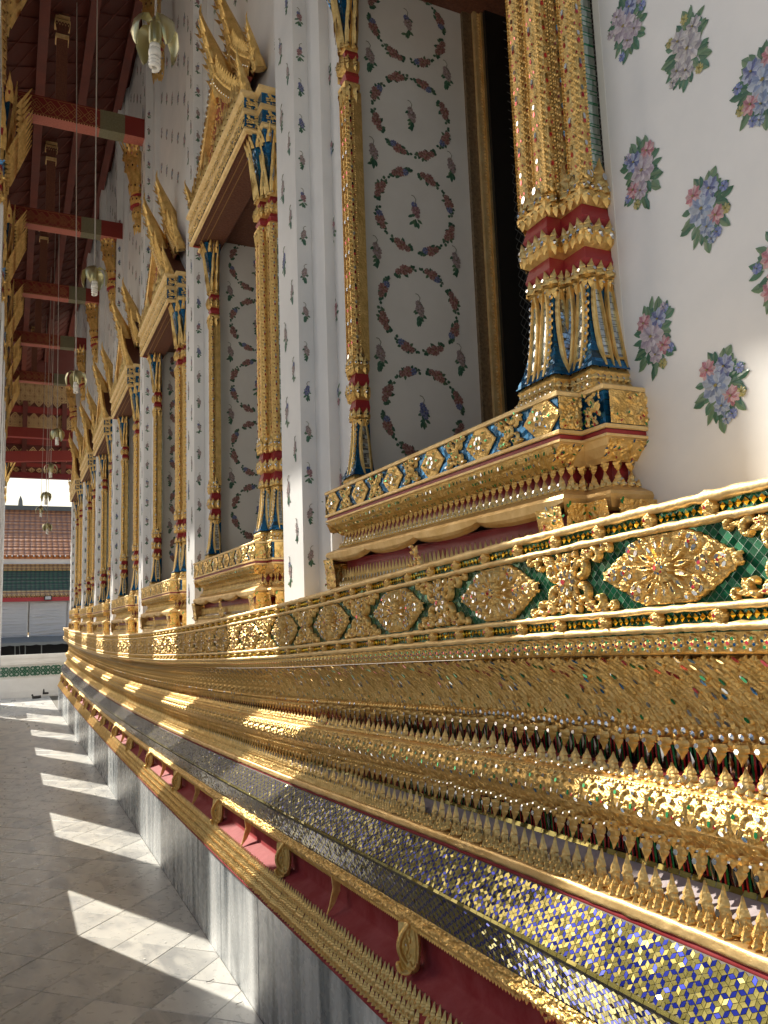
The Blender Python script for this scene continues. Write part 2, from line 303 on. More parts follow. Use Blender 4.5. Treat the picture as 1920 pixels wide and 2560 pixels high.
# ------------------------------------------------------------------ relief carving
class Relief:
    def __init__(s, w, h, res, base=0.):
        s.w, s.h, s.res = w, h, res; s.nu = max(2, int(round(w/res))+1); s.nv = max(2, int(round(h/res))+1)
        s.u = np.linspace(-w/2, w/2, s.nu); s.v = np.linspace(0, h, s.nv); s.U, s.Vv = np.meshgrid(s.u, s.v); s.H = np.full(s.U.shape, float(base)); s.gems = []
    def petal(s, u, v, a, L, wd, h, b=0., gem=None, gs=.22, hollow=.35, top=False):
        c, sn = math.cos(a), math.sin(a); cu, cv = u+c*L/2, v+sn*L/2; R = L*.62+wd*.5
        iu = np.where(abs(s.u-cu) < R)[0]; iv = np.where(abs(s.v-cv) < R)[0]
        if len(iu) == 0 or len(iv) == 0: return
        sl = (slice(iv[0], iv[-1]+1), slice(iu[0], iu[-1]+1)); U = s.U[sl]-u; V = s.Vv[sl]-v
        p = (U*c+V*sn)/L; q = (-U*sn+V*c)/(wd/2)
        wv = np.sin(PI*np.clip(p, 0, 1)**.75)
        e = np.where((p > 0) & (p < 1), 1-(q/np.maximum(wv, 1e-3))**2, -1)
        d = np.sqrt(np.clip(e, 0, 1)); hh = b+h*(d*(1-hollow*np.clip(e-.35, 0, 1)/.65))
        hh = np.where(e > 0, hh, -1); s.H[sl] = np.maximum(s.H[sl], hh)
        if gem is not None: s.gems.append((cu, cv, gs*wd, gem, b+h*(1-hollow)+.0008, L/wd, a))
    def dome(s, u, v, r, h, b=0., gem=None, gs=.6):
        d = ((s.U-u)**2+(s.Vv-v)**2)/(r*r); s.H = np.maximum(s.H, np.where(d < 1, b+h*np.sqrt(np.clip(1-d, 0, 1)), -1))
        if gem is not None: s.gems.append((u, v, r*gs, gem, b+h*.98, 1, 0))
    def curl(s, u, v, a, R, wd, h, turn=1, n=16, b=0.):
        for i in range(n):
            t = i/n; r = R*(1-.82*t); aa = a+turn*t*4.2
            s.dome(u+r*math.cos(aa), v+r*math.sin(aa), wd*(1-.45*t), h*(1-.2*t), b)
    def flower(s, u, v, r, n=5, h=.006, b=0., cg=0, pg=1, a0=0., ctr=.34):
        for i in range(n): s.petal(u+r*.18*math.cos(a0+2*PI*i/n), v+r*.18*math.sin(a0+2*PI*i/n), a0+2*PI*i/n, r*.85, r*1.9*math.sin(PI/n)*1.05, h, b, pg, .26)
        s.dome(u, v, r*ctr, h*1.5, b, cg)
    def mesh(s, poly, zref, mats, name, cut=-1, ground=None, noise=.0006, gemmats=4, smooth=True):
        """maps the carving on a profile; cut drops everything not carved; ground = material index under threshold"""
        P = np.array(poly, float); L = np.r_[0, np.cumsum(np.linalg.norm(np.diff(P, axis=0), axis=1))]; vv = s.v/s.h*L[-1]
        X = np.interp(vv, L, P[:, 0]); Z = np.interp(vv, L, P[:, 1]); T = np.gradient(np.c_[X, Z], axis=0); T /= np.linalg.norm(T, axis=1)[:, None]; N = np.c_[-T[:, 1], T[:, 0]]
        H = s.H+noise*RNG.normal(size=s.H.shape)*(s.H > 1e-5)
        V = np.stack([X[:, None]+N[:, :1]*H, s.U, Z[:, None]-zref+N[:, 1:2]*H], -1).reshape(-1, 3)
        idx = np.arange(s.H.size).reshape(s.H.shape); F = np.stack([idx[:-1, :-1], idx[1:, :-1], idx[1:, 1:], idx[:-1, 1:]], -1).reshape(-1, 4)
        hm = s.H.ravel()[F].max(1); fm = np.zeros(len(F), int)
        if ground is not None: fm[hm < ground[1]] = ground[0]
        if cut >= 0: k = hm > cut; F = F[k]; fm = fm[k]

        GV = []; GF = []; GM = []; n0 = len(V)
        for (u, v, r, g, h, asp, a) in s.gems:
            j = min(len(vv)-1, max(0, int(round(v/s.h*(s.nv-1))))); x = X[j]+N[j, 0]*(h+.0012); z = Z[j]-zref+N[j, 1]*(h+.0012); tilt = RNG.normal(size=2)*.09
            k = 6; asp = min(asp, 2.2)
            c, sn = math.cos(a), math.sin(a)
            for i in range(k):
                th = 2*PI*i/k; pu = r*asp*math.cos(th)*c-r*math.sin(th)*sn; pv = r*asp*math.cos(th)*sn+r*math.sin(th)*c
                e = tilt[0]*pu+tilt[1]*pv
                GV.append((x+T[j, 0]*pv-abs(0)+N[j, 0]*e, u+pu, z+T[j, 1]*pv+N[j, 1]*e))
            GF.append(tuple(n0+len(GV)-k+i for i in range(k))[::-1]); GM.append(g+1+(1 if ground is not None and False else 0))
        if GV: V = np.vstack([V, np.array(GV)])
        FF = [tuple(f) for f in F.tolist()]+GF; FM = list(fm)+GM
        return newmesh(name, V, FF, mats, FM, smooth)
GM_ = ['goldf', 'gred', 'mirror', 'ggreen', 'gblue', 'ggrid']     # gem ids 0 red 1 mirror 2 green 3 blue ; index 5 = ground

def leaf(w, h, d, lean=0., serr=True, down=False, gem=True, x=0.):
    """flame shaped leaf standing on z=0, facing -X"""
    pr = [(0, .80), (.16, 1.0), (.34, .92), (.44, .70), (.50, .80), (.66, .56), (.72, .40), (.84, .24), (1, 0)] if serr else [(0, .7), (.2, 1), (.45, .85), (.7, .5), (.88, .2), (1, 0)]
    V = []; F = []; fm = []
    s = -1 if down else 1
    for t, ww in pr:
        z = s*t*h; xx = x+lean*t*h*1.0; b = d*(1-.75*t)
        V += [(xx, -w/2*ww, z), (xx-b*.55, -w/2*ww*.55, z), (xx-b, 0, z), (xx-b*.55, w/2*ww*.55, z), (xx, w/2*ww, z)]
    n = len(pr)
    for i in range(n-1):
        for j in range(4):
            a = i*5+j; f = (a, a+1, a+6, a+5); F.append(f if s > 0 else f[::-1]); fm.append(0)
    if gem:
        k = len(V); zc = s*h*.30; xg = x+lean*.3*h-d*.95
        for i in range(6): V.append((xg+.001*math.sin(i), w*.15*math.cos(i*PI/3), zc+h*.13*math.sin(i*PI/3)))
        F.append(tuple(range(k, k+6)) if True else None); fm.append(1)
    F = [tuple(reversed(f)) for f in F]
    return (np.array(V), F, fm)
def bead(r, x=0., k=6):
    V = [(x-r*.9, 0, 0)]+[(x-r*.5, r*.75*math.cos(2*PI*i/k), r*.75*math.sin(2*PI*i/k)) for i in range(k)]+[(x+.002, r*math.cos(2*PI*i/k), r*math.sin(2*PI*i/k)) for i in range(k)]
    F = [(0, 1+(i+1) % k, 1+i) for i in range(k)]+[(1+i, 1+(i+1) % k, 1+k+(i+1) % k, 1+k+i) for i in range(k)]
    return (np.array(V), F, [1]*k+[0]*k)

# ================================================================== SETTING
def gridsheet(x0, x1, y0, y1, z): return np.array([(x0, y0, z), (x1, y0, z), (x1, y1, z), (x0, y1, z)]), [(0, 1, 2, 3)]
g = struct(mk('ground', *gridsheet(-300, 300, -300, 600, -.42), 'pave'))
# gallery floor: slab with square marble slabs laid on the diagonal
fl = MB(); fl.box(-.95, 2.2, -3.2, 21.1, -.42, -.012); floor = struct(fl.make('floor', ['grout']))
def clip(poly, axis, lim, keep):
    out = []
    for i in range(len(poly)):
        a, b = poly[i], poly[(i+1) % len(poly)]; ia = (a[axis]-lim)*keep >= 0; ib = (b[axis]-lim)*keep >= 0
        if ia: out.append(a)
        if ia != ib: t = (lim-a[axis])/(b[axis]-a[axis]); out.append((a[0]+t*(b[0]-a[0]), a[1]+t*(b[1]-a[1])))
    return out
def slab2d(poly, h, bev=.0015):
    n = len(poly); c = np.mean(poly, axis=0); P = np.array(poly); Q = c+(P-c)*(1-bev*2/np.maximum(np.linalg.norm(P-c, axis=1), .01))[:, None]
    V = [(x, y, -h) for x, y in P]+[(x, y, -bev) for x, y in P]+[(x, y, 0) for x, y in Q]
    F = [tuple(range(2*n, 3*n))]+[(i, (i+1) % n, n+(i+1) % n, n+i) for i in range(n)]+[(n+i, n+(i+1) % n, 2*n+(i+1) % n, 2*n+i) for i in range(n)]
    return np.array(V), F
T_ = .275; cnt = 0; restm = MB(); tl = []
for i in range(-80, 80):
    for j in range(-10, 120):
        cx, cy = .36+(i-j)*T_*.7071, 3.89+(i+j-40)*T_*.7071
        if -1.2 < cx < 2.3 and -3.3 < cy < 21.3: tl.append((abs(cy-3.2) if cy < 3.2 else (cy-3.2)*.5, cx, cy))
tl.sort()
for k, (d_, cx, cy) in enumerate(tl):
    r = T_*.7071-.0013; P = [(cx+r, cy), (cx, cy+r), (cx-r, cy), (cx, cy-r)]
    for ax, li, ke in ((0, -.95, 1), (0, .914, -1), (1, -3.2, 1), (1, 20.78, -1)):
        P = clip(P, ax, li, ke)
        if not P: break
    if len(P) < 3: continue
    area = abs(sum(P[a][0]*P[(a+1) % len(P)][1]-P[(a+1) % len(P)][0]*P[a][1] for a in range(len(P))))/2
    if area < 1e-4: continue
    dz = RNG.normal()*.0005
    if cnt < 290:
        c = np.mean(P, axis=0); V, F = slab2d([(p[0]-c[0], p[1]-c[1]) for p in P], .012)
        mk('floor_slab', V, F, 'marblef', floor, loc=(c[0], c[1], dz), rot=(RNG.normal()*.0012, RNG.normal()*.0012, 0)); cnt += 1
    else: V, F = slab2d(P, .012); restm.add(V+[0, 0, dz], F)
restm.make('floor_slabs_far', ['marblef'], floor, stuff=True)

# ================================================================== TEMPLE BASE
base = thing('ornate_wall_plinth', 'long gilded and mirror mosaic base moulding of the temple wall on a grey marble plinth', 'plinth', (0, 0, 0))
# marble plinth
pl = put('marble_plinth', MB().box(.935, 4, -1.2, YE+.05, 0, .40).mesh('marble_plinth', ['grout']), base)
ys = [-1.2]
while ys[-1] < YE+.06: ys.append(min(YE+.085, ys[-1]+RNG.uniform(.50, .62)))
for a, b in zip(ys[:-1], ys[1:]):
    n = 7; yy = np.linspace(a+.0014, b-.0014, n); V = []; c = (a+b)/2
    for x, zt in ((.915, 0), (.94, 0)):
        for y in yy: V += [(x, y-c, 0), (x, y-c, .487+float(sag(y, .487)))]
    F = [(2*i+1, 2*i+3, 2*i+2, 2*i) for i in range(n-1)]+[(2*n+2*i, 2*n+2*i+2, 2*n+2*i+3, 2*n+2*i+1) for i in range(n-1)]+[(2*i+1, 2*n+2*i+1, 2*n+2*i+3, 2*i+3) for i in range(n-1)]
    F += [(0, 2*n, 2*n+1, 1), (2*n-2, 2*n-1, 4*n-1, 4*n-2)]
    mk('marble_slab', V, F, 'marblev', pl, loc=(RNG.normal()*.0006, c, 0))
mk('marble_return', *(lambda m: (m[0], m[1]))(MB().box(.92, 4, YE+.085, YE+.10, 0, .50).data()), 'marblev', pl)
extr('red_plinth_strip', [(.917, .487), (.903, .489), (.898, .497), (.902, .504), (.908, .506)], 'redp', base)
belt = extr('leaf_belt', [(.908, .505), (.946, .603)], 'red', base)
u = leaf(.026, .040, .012, lean=.30)
for k, (x, z) in enumerate([(.908, .506), (.920, .538), (.932, .570)]):
    V = u[0].copy(); V[:, 0] += x; run('belt_leaf', (V, u[1], [0]*len(u[1])), ['goldf'], belt, z, .0255, y0=1.6+.0127*(k % 2), yi=3.4, smooth=False)
extr('red_band', [(.948, .602), (.952, .606), (.999, .630), (1.003, .636), (1.003, .74)], 'redp', base)
rope = extr('gilded_rope', [(1.0, .737), (.972, .733), (.960, .739), (.955, .748), (.960, .757), (.966, .760), (.962, .766), (.968, .772)], 'goldc', base, dy=.02, wob=.0009)
u = leaf(.013, .013, .006, down=True, serr=False, gem=False); V = u[0].copy(); V[:, 0] += .966
run('rope_fringe', (V, u[1]), 'goldf', rope, .737, .0125, y0=1.2, yi=1.5)
# brackets hanging over the red band
def curl_bracket():
    R = Relief(.078, .125, .0013); C = .030
    for i in range(40):
        t = i/39; a = -PI/2+t*PI*1.15; R.dome(.004+.026*math.sin(t*PI)*1.0-.006, .118-.100*t, .0075, .013, .004)
        R.dome(-.020-.006*math.sin(t*PI), .118-.092*t, .0062, .011, .004)
    R.curl(.004, .026, PI*.0, .024, .0075, .013, -1, 30, .005); R.curl(-.006, .030, PI, .013, .005, .010, 1, 14, .008)
    for i in range(9): R.petal(.002+.004*math.sin(i), .040+.009*i, PI/2+.3*(-1)**i, .016, .010, .009, .006, 1 if i == 3 else None)
    R.dome(0, .026, .026, .010)
    R.H = np.where((abs(R.U-.001) < .024) & (R.Vv > .03), np.maximum(R.H, .007), R.H)
    return R.mesh([(-.012, -.118), (-.016, -.095), (-.010, -.04), (.002, .004)], 0, GM_, 'curled_bracket', cut=1e-4)
cb = curl_bracket()
cbb = MB(); cbb.tube([(.015, .0, .0), (.010, .0, -.04), (.004, .0, -.09), (.002, .002, -.113)], [.026, .025, .023, .012], 8); cbb = cbb.mesh('bracket_back', ['goldf'], True)
tb = MB()
for s in (0, 1):
    V = [(.958, -.004+.008*s, .0), (.99, -.004+.008*s, 0), (.962, -.004+.008*s, -.04), (.985, -.004+.008*s, -.05), (.948, -.004+.008*s, -.09), (.966, -.004+.008*s, -.085), (.938, -.004+.008*s, -.115)]
    tb.add(V, [(0, 1, 3, 2), (2, 3, 5, 4), (4, 5, 6)])
tb.F += [(0, 7, 9, 2), (2, 9, 11, 4), (4, 11, 13, 6), (1, 3, 10, 8), (3, 5, 12, 10), (5, 6, 13, 12)]; tb.m += [0]*6
tbm = tb.mesh('blade_bracket', ['goldf'])
for k in range(15):
    y = 1.976+1.062*k*.985
    if y > 16.8: break
    l, r = frame(y, .737); o = put('curled_bracket', cb, base, (.962, l[1], l[2]), (r[0], 0, .95)); put('bracket_back', cbb, o)
    l, r = frame(y+.54, .737); put('blade_bracket', tbm, base, l, r)
# mirror mosaic: stars of gold rhombs with cobalt ones between
mface = extr('mosaic_face', [(.970, .772), (.948, .864)], 'grout', base)
mslope = extr('mosaic_slope', [(.950, .868), (1.013, .950)], 'grout', base)
def rhombs(poly, parent, y0, ynear, s=.0098):
    v, Q, N, L = arc(poly, 0); A, B = Q[0], Q[-1]; N = N[0]; dirv = (B-A)/L; h = s*math.sqrt(3)
    recs = []
    e = [np.array((math.cos(PI/3*k+PI/6), math.sin(PI/3*k+PI/6)))*s for k in range(6)]
    a1 = e[0]+e[1]; a2 = e[1]+e[2]    # lattice of acute vertices
    ny = int((YE-y0)/a1[0])+2
    # acute-vertex lattice with basis b1,b2 of length s*sqrt3
    b1 = np.array((s*math.sqrt(3), 0)); b2 = np.array((s*math.sqrt(3)/2, s*1.5))
    for j in range(-1, int(L/(s*1.5))+2):
        for i in range(-j, int((YE-y0)/b1[0])+1):
            c = b1*i+b2*j; star = (i-j) % 3 == 0
            for k in range(6):
                if star: p = [c, c+e[k], c+e[k]+e[(k+1) % 6], c+e[(k+1) % 6]]; recs.append((p, 0))
            if (i-j) % 3 == 1:
                for k in range(6):
                    d = e[k]+e[(k+1) % 6]; o = c+d
                    # neighbour at o: rhomb between the two non-star points
                    ii = None
                    if ((i-j) % 3) == 1:
                        # neighbours alternate star / other
                        oi = o-b2*round((o[1])/b2[1]); jj = round(o[1]/(s*1.5)); i2 = round((o[0]-jj*b2[0])/b1[0])
                        if (i2-jj) % 3 == 2: recs.append(([c, c+e[k], o, c+e[(k+1) % 6]], 1))
    return recs, A, dirv, N, L
meT = [newmesh('mosaic_tile', np.zeros((4, 3)), [(0, 1, 2, 3)], 'tgold')]
def mosaic(poly, parent, y0, near, s, w=.90):
    recs, A, dv_, N, L = rhombs(poly, parent, y0, near, s); stuffV = []; stuffM = []; c_ = 0
    for p, m in recs:
        P = np.array(p); c = P.mean(0)
        if c[1] < s*.3 or c[1] > L-s*.3 or c[0] < 0: continue
        P = P.copy(); P[:, 1] = np.clip(P[:, 1], 0, L)
        P = c+(P-c)*w; y = y0+P[:, 0]; tx = RNG.normal(size=2)*(.035 if RNG.random() < .93 else .12)
        e = .0013+(P-c)@tx
        X = A[0]+dv_[0]*P[:, 1]+N[0]*e; Z0 = A[1]+dv_[1]*P[:, 1]; Z = Z0+N[1]*e+sag(y, Z0)
        V = np.c_[X, y, Z]
        m_ = m
        if y0+c[0] < near:
            o = V.mean(0); Vb = V-[N[0]*.0022, 0, N[1]*.0022]
            mk('mosaic_tile', np.vstack([V, Vb])-o, [(3, 2, 1, 0), (0, 1, 5, 4), (1, 2, 6, 5), (2, 3, 7, 6), (3, 0, 4, 7)], ['tgold', 'tblue'][m_], parent, loc=o)
        else: stuffV.append(V); stuffM.append(m_)
    V = np.concatenate(stuffV); n = len(stuffM); F = np.arange(4*n).reshape(n, 4)[:, ::-1].copy()
    mk('mosaic_tiles', V, F, ['tgold', 'tblue'], parent, fm=stuffM, stuff=True)
mosaic([(.9495, .868), (1.0125, .950)], mslope, .72, .99, .0098)
mosaic([(.9695, .773), (.9475, .862)], mface, .72, .97, .0092)
cs = MB(); y = .8; csn = 0
while y < YE:
    w = .027; V = np.array([(.948, 0, 0), (.948, w, 0), (.9515, w, .006), (.9515, 0, .006), (.945, 0, .0005), (.945, w, .0005), (.948, w, .0065), (.948, 0, .0065)])-[.948, 0, 0]; F = [(4, 7, 6, 5), (3, 2, 6, 7), (0, 4, 5, 1), (0, 3, 7, 4), (1, 5, 6, 2)]
    l, r = frame(y, .8635); l = (.948, l[1], l[2])
    if y < 2.4: put('edge_tile', newmesh('edge_tile', V, F, 'tgold'), mslope, l, (r[0]+RNG.normal()*.01, RNG.normal()*.08, 0))
    else: cs.inst((V, F), [Matrix.Translation(l) @ Matrix.Rotation(RNG.normal()*.08, 4, 'Y')])
    y += .0285
cs.make('edge_tiles', ['tgold'], mslope, stuff=True)
extr('red_fillet', [(1.013, .949), (1.010, .955), (1.017, .961)], 'redp', base)
ledge = extr('gilded_ledge', [(1.018, .957), (1.009, .960), (1.006, .967), (1.012, .973), (1.010, .978), (1.020, .981), (1.034, .980)], 'goldsm', base, dy=.03, wob=.0008)
low = extr('lower_lotus_moulding', [(1.03, .976), (1.062, .998)], 'gold', base)
u = leaf(.0185, .020, .010, lean=.25); V = u[0].copy(); V[:, 0] += 1.026; run('small_lotus_leaf', (V, u[1], [0]*len(u[1])), ['goldf', 'mirror'], low, .979, .0187, y0=.75, yi=2.2)
u = leaf(.022, .024, .011, lean=.22); V = u[0].copy(); V[:, 0] += 1.038; run('middle_lotus_leaf', (V, u[1], [0]*len(u[1])), ['goldf', 'mirror'], low, .985, .0187, y0=.759, yi=2.2)
u = leaf(.036, .056, .015, lean=.16); V = u[0].copy(); V[:, 0] += 1.050; run('tall_lotus_leaf', (V, u[1], u[2]), ['goldf', 'mirror'], low, .987, .0372, y0=.74, yi=3.2)
extr('lilac_plaster_step', [(1.06, .994), (1.10, 1.024)], 'palep', base)
cs = MB(); y = .7
while y < 12:
    w = .026; V = np.array([(-.004, 0, 0), (-.004, w, 0), (.001, w, .009), (.001, 0, .009)]); l, r = frame(y, 1.024); l = (1.1, l[1], l[2])
    if y < 1.9: mk('amber_strip_tile', np.vstack([V, V+[.004, 0, -.002]]), [(3, 2, 1, 0), (2, 3, 7, 6), (0, 1, 5, 4)], 'tgold', base, loc=l, rot=(r[0], RNG.normal()*.1, 0))
    else: cs.inst((V, [(3, 2, 1, 0)]), [Matrix.Translation(l) @ Matrix.Rotation(RNG.normal()*.1, 4, 'Y')])
    y += .0275
cs.make('amber_strip_tiles', ['tgold'], base, stuff=True)
def darkband(name, X, z0, z1, pitch):
    """recessed band: mirror diamonds between red and green uprights"""
    bd = extr(name, [(X, z0), (X, z1)], 'dgrid', base, dy=.2); h = z1-z0
    V = []; F = []; fm = []
    def q(y0, y1, a, b, m, d): n = len(V); V.extend([(X-d, y0, a), (X-d, y1, a), (X-d, y1, b), (X-d, y0, b), ]); F.append((n+3, n+2, n+1, n)); fm.append(m)
    q(-.0135, -.0085, 0, h, 1, .002); q(-.0075, -.0035, 0, h, 0, .003); q(.0035, .0075, 0, h, 0, .003); q(.0085, .0135, 0, h, 1, .002)
    n = len(V); V.extend([(X-.003, pitch/2-.006, h/2), (X-.004, pitch/2, h*.15), (X-.003, pitch/2+.006, h/2), (X-.005, pitch/2, h*.85)]); F.append((n+3, n+2, n+1, n)); fm.append(2)
    run('mosaic_bar', (np.array(V), F, fm), ['gred', 'ggreen', 'mirror'], bd, z0, pitch, y0=.62, yi=1.9)
darkband('lower_dark_mosaic', 1.103, 1.030, 1.082, .042)
cove = extr('lower_gilded_cove', [(1.104, 1.080), (1.064, 1.084), (1.052, 1.098), (1.040, 1.118), (1.033, 1.134)], 'goldc', base, dy=.02, wob=.0012, dv=.008)
u = leaf(.036, .042, .013, lean=-.12, down=True); V = u[0].copy(); V[:, 0] += 1.066; run('hanging_lotus_leaf', (V, u[1], u[2]), ['goldf', 'mirror'], cove, 1.088, .042, y0=.72, yi=3.0)
u = leaf(.020, .016, .010, lean=-.1, down=True, serr=False); V = u[0].copy(); V[:, 0] += 1.050; run('cove_leaf', (V, u[1], u[2]), ['goldf', 'mirror'], cove, 1.104, .021, y0=.72, yi=2.0)
# scroll torus with mirror gems
torus = extr('scroll_torus', [(1.036, 1.126), (1.030, 1.138), (1.032, 1.152), (1.040, 1.170), (1.052, 1.182), (1.064, 1.187)], 'goldsm', base, dy=.03, dv=.006)
def scroll_unit(res):
    R = Relief(.0905, .068, res)
    for sx in (-1, 1):
        R.curl(sx*.020, .030, PI/2 if sx > 0 else PI/2, .016, .0045, .0055, -sx)
        R.petal(sx*.006, .052, PI/2+sx*.9, .018, .010, .005); R.petal(sx*.030, .045, PI/2-sx*.4, .018, .012, .006, gem=1)
        R.petal(sx*.010, .004, PI/2-sx*.2, .020, .010, .006); R.petal(sx*.038, .008, PI/2+sx*.3, .022, .010, .006, gem=1)
    R.petal(0, .008, PI/2, .026, .014, .007, gem=2); R.dome(0, .044, .0055, .005, gem=1, gs=.8); R.dome(.045, .040, .0055, .005, gem=2, gs=.8); R.dome(-.045, .040, .0055, .005)
    R.dome(.023, .012, .0062, .004, gem=3, gs=.85); R.dome(-.022, .012, .0062, .004, gem=1, gs=.85); R.dome(-.010, .018, .004, .004, gem=0, gs=.8)
    for i in range(9): R.dome(-.04+.01*i, .062, .0042, .004)
    return R.mesh([(1.034, 1.128), (1.029, 1.140), (1.031, 1.154), (1.039, 1.171), (1.052, 1.183)], 1.13, GM_, 'scroll_panel')
def recarve(me):
    me = me.copy(); me.materials[0] = M['goldc']; return me
def modules(name, fine, coarse, parent, zref, pitch, y0, y1=YE-.05, yf=3.2, jit=False):
    y = y0
    while y < y1:
        l, r = frame(y, zref); put(name, fine if y < yf else coarse, parent, l, r); y += pitch
modules('scroll_panel', scroll_unit(.0011), recarve(scroll_unit(.0035)), torus, 1.13, .09, .72)
up = extr('upright_lotus_moulding', [(1.062, 1.186), (1.060, 1.191), (1.066, 1.195), (1.085, 1.197)], 'gold', base, dy=.04)
u = leaf(.0195, .012, .008, serr=False); V = u[0].copy(); V[:, 0] += 1.064; run('upright_bead_leaf', (V, u[1], u[2]), ['goldf', 'mirror'], up, 1.190, .020, y0=.72, yi=1.9)
u = leaf(.037, .036, .014, lean=.18); V = u[0].copy(); V[:, 0] += 1.076; run('upright_lotus_leaf', (V, u[1], u[2]), ['goldf', 'mirror'], up, 1.193, .0395, y0=.72, yi=3.0)
extr('lilac_recess_floor', [(1.08, 1.196), (1.134, 1.199)], 'redp', base)
darkband('upper_dark_mosaic', 1.133, 1.199, 1.250, .0395)
hang = extr('hanging_lotus_moulding', [(1.134, 1.248), (1.094, 1.252), (1.090, 1.258), (1.092, 1.290)], 'goldc', base, dy=.03)
u = leaf(.037, .036, .013, lean=-.05, down=True); V = u[0].copy(); V[:, 0] += 1.090; run('hanging_lotus_leaf', (V, u[1], u[2]), ['goldf', 'mirror'], hang, 1.268, .042, y0=.72, yi=3.0)
bd = bead(.0088, 1.089, 7); run('gem_bead', (bd[0], bd[1], bd[2]), ['goldf', 'mirror'], hang, 1.279, .0205, y0=.72, yi=1.9)
# carved cavetto: sweeping diagonal foliage
CV = [(1.092, 1.289), (1.086, 1.325), (1.070, 1.358), (1.046, 1.390), (1.020, 1.414)]
cav = extr('cavetto', CV, 'goldc', base, dy=.05)
def cav_unit(res, seed):
    rr = np.random.default_rng(seed); R = Relief(.1015, .150, res, .0)
    for lane in range(-16, 14):
        u0 = lane*.0098; n = 6
        for i in range(n):
            v = .002+i*.026+(lane % 2)*.012+rr.uniform(-.003, .003); uu = u0+.62*v+.0009*rr.normal()-.35*v*v/.15
            if abs(uu) > .056: continue
            big = rr.random() < .22
            R.petal(uu, v, PI/2-.62+.30*v/.15+rr.normal()*.09, rr.uniform(.020, .028) if big else rr.uniform(.034, .058), .0125 if big else rr.uniform(.0060, .0088), rr.uniform(.010, .014) if big else rr.uniform(.006, .012), gem=(int(rr.choice([1, 1, 1, 3, 2, 0])) if big and rr.random() < .75 else None), gs=.30)
    return R.mesh(CV, 1.289, GM_, 'cavetto_panel', noise=.0007)
cu = [cav_unit(.0014, 3), cav_unit(.0014, 5), cav_unit(.0014, 8)]; cc = recarve(cav_unit(.004, 4))
y = .66; k = 0
while y < YE-.05:
    l, r = frame(y, 1.289); put('cavetto_panel', cu[k % 3] if y < 3.4 else cc, cav, l, r); y += .1; k += 1
cvl = MB()
# flower row
FR = [(1.018, 1.415), (1.000, 1.418), (.996, 1.424), (.995, 1.450)]
fro = extr('flower_row', FR, 'goldf', base, dy=.05)
def flo_unit(res):
    R = Relief(.036, .034, res); R.flower(0, .017, .016, 6, .005, .001, 0, None, .3, .36)
    for i in range(6): a = .3+i*PI/3; R.gems.append((.0105*math.cos(a), .017+.0105*math.sin(a), .0028, [3, 1, 2][i % 3], .006, 1, 0))
    return R.mesh([(.998, 1.418), (.994, 1.450)], 1.418, GM_, 'gem_flower', cut=1e-4)
fu = flo_unit(.0011); fc = flo_unit(.003)
y = .64
fars = MB()
while y < 9:
    l, r = frame(y, 1.418); put('gem_flower', fu if y < 2.4 else fc, fro, l, r); y += .0352
# rails with studs and amber diamonds
frz = extr('frieze_ground', [(.996, 1.450), (.996, 1.660)], 'ggrid', base, dy=.1)
for a, b in ((1.452, 1.4655), (1.484, 1.4965), (1.6195, 1.632), (1.6525, 1.6685)):
    extr('gilded_rail', [(.996, a), (.984, a+.001), (.980, (a+b)/2), (.984, b-.001), (.997, b)], 'goldp', base, dy=.016, wob=.0011)
extr('frieze_top_ledge', [(.996, 1.667), (1.26, 1.669)], 'goldp', base, dy=.3)
st = Relief(.03, .03, .0011); st.flower(0, .015, .0135, 5, .008, .006, 0, None, .5, .42); st.dome(0, .015, .012, .006)
stm = st.mesh([(.994, 0), (.994, .03)], .015, GM_, 'rail_stud', cut=1e-4)
dm = (np.array([(0, 0, -.0068), (0, .0062, 0), (0, 0, .0068), (0, -.0062, 0), (-.004, 0, 0)]), [(4, 1, 0), (4, 2, 1), (4, 3, 2), (4, 0, 3)])
for zc in (1.475, 1.642):
    y = .77-.135
    while y < YE-.1:
        l, r = frame(y, zc); put('rail_stud', stm, frz, l, r); y += .1315
    y = .66; rest = MB(); dmm = newmesh('amber_diamond', dm[0], dm[1], 'tyel')
    while y < 9:
        l, r = frame(y, zc)
        l = (.9925, l[1], l[2])
        if y < 1.7: put('amber_diamond', dmm, frz, l, (r[0], RNG.normal()*.12, RNG.normal()*.12))
        else: rest.inst(dm, [Matrix.Translation(l) @ Matrix.Rotation(RNG.normal()*.12, 4, 'Y')])
        y += .0145
    rest.make('amber_diamonds', ['tyel'], frz, stuff=True)
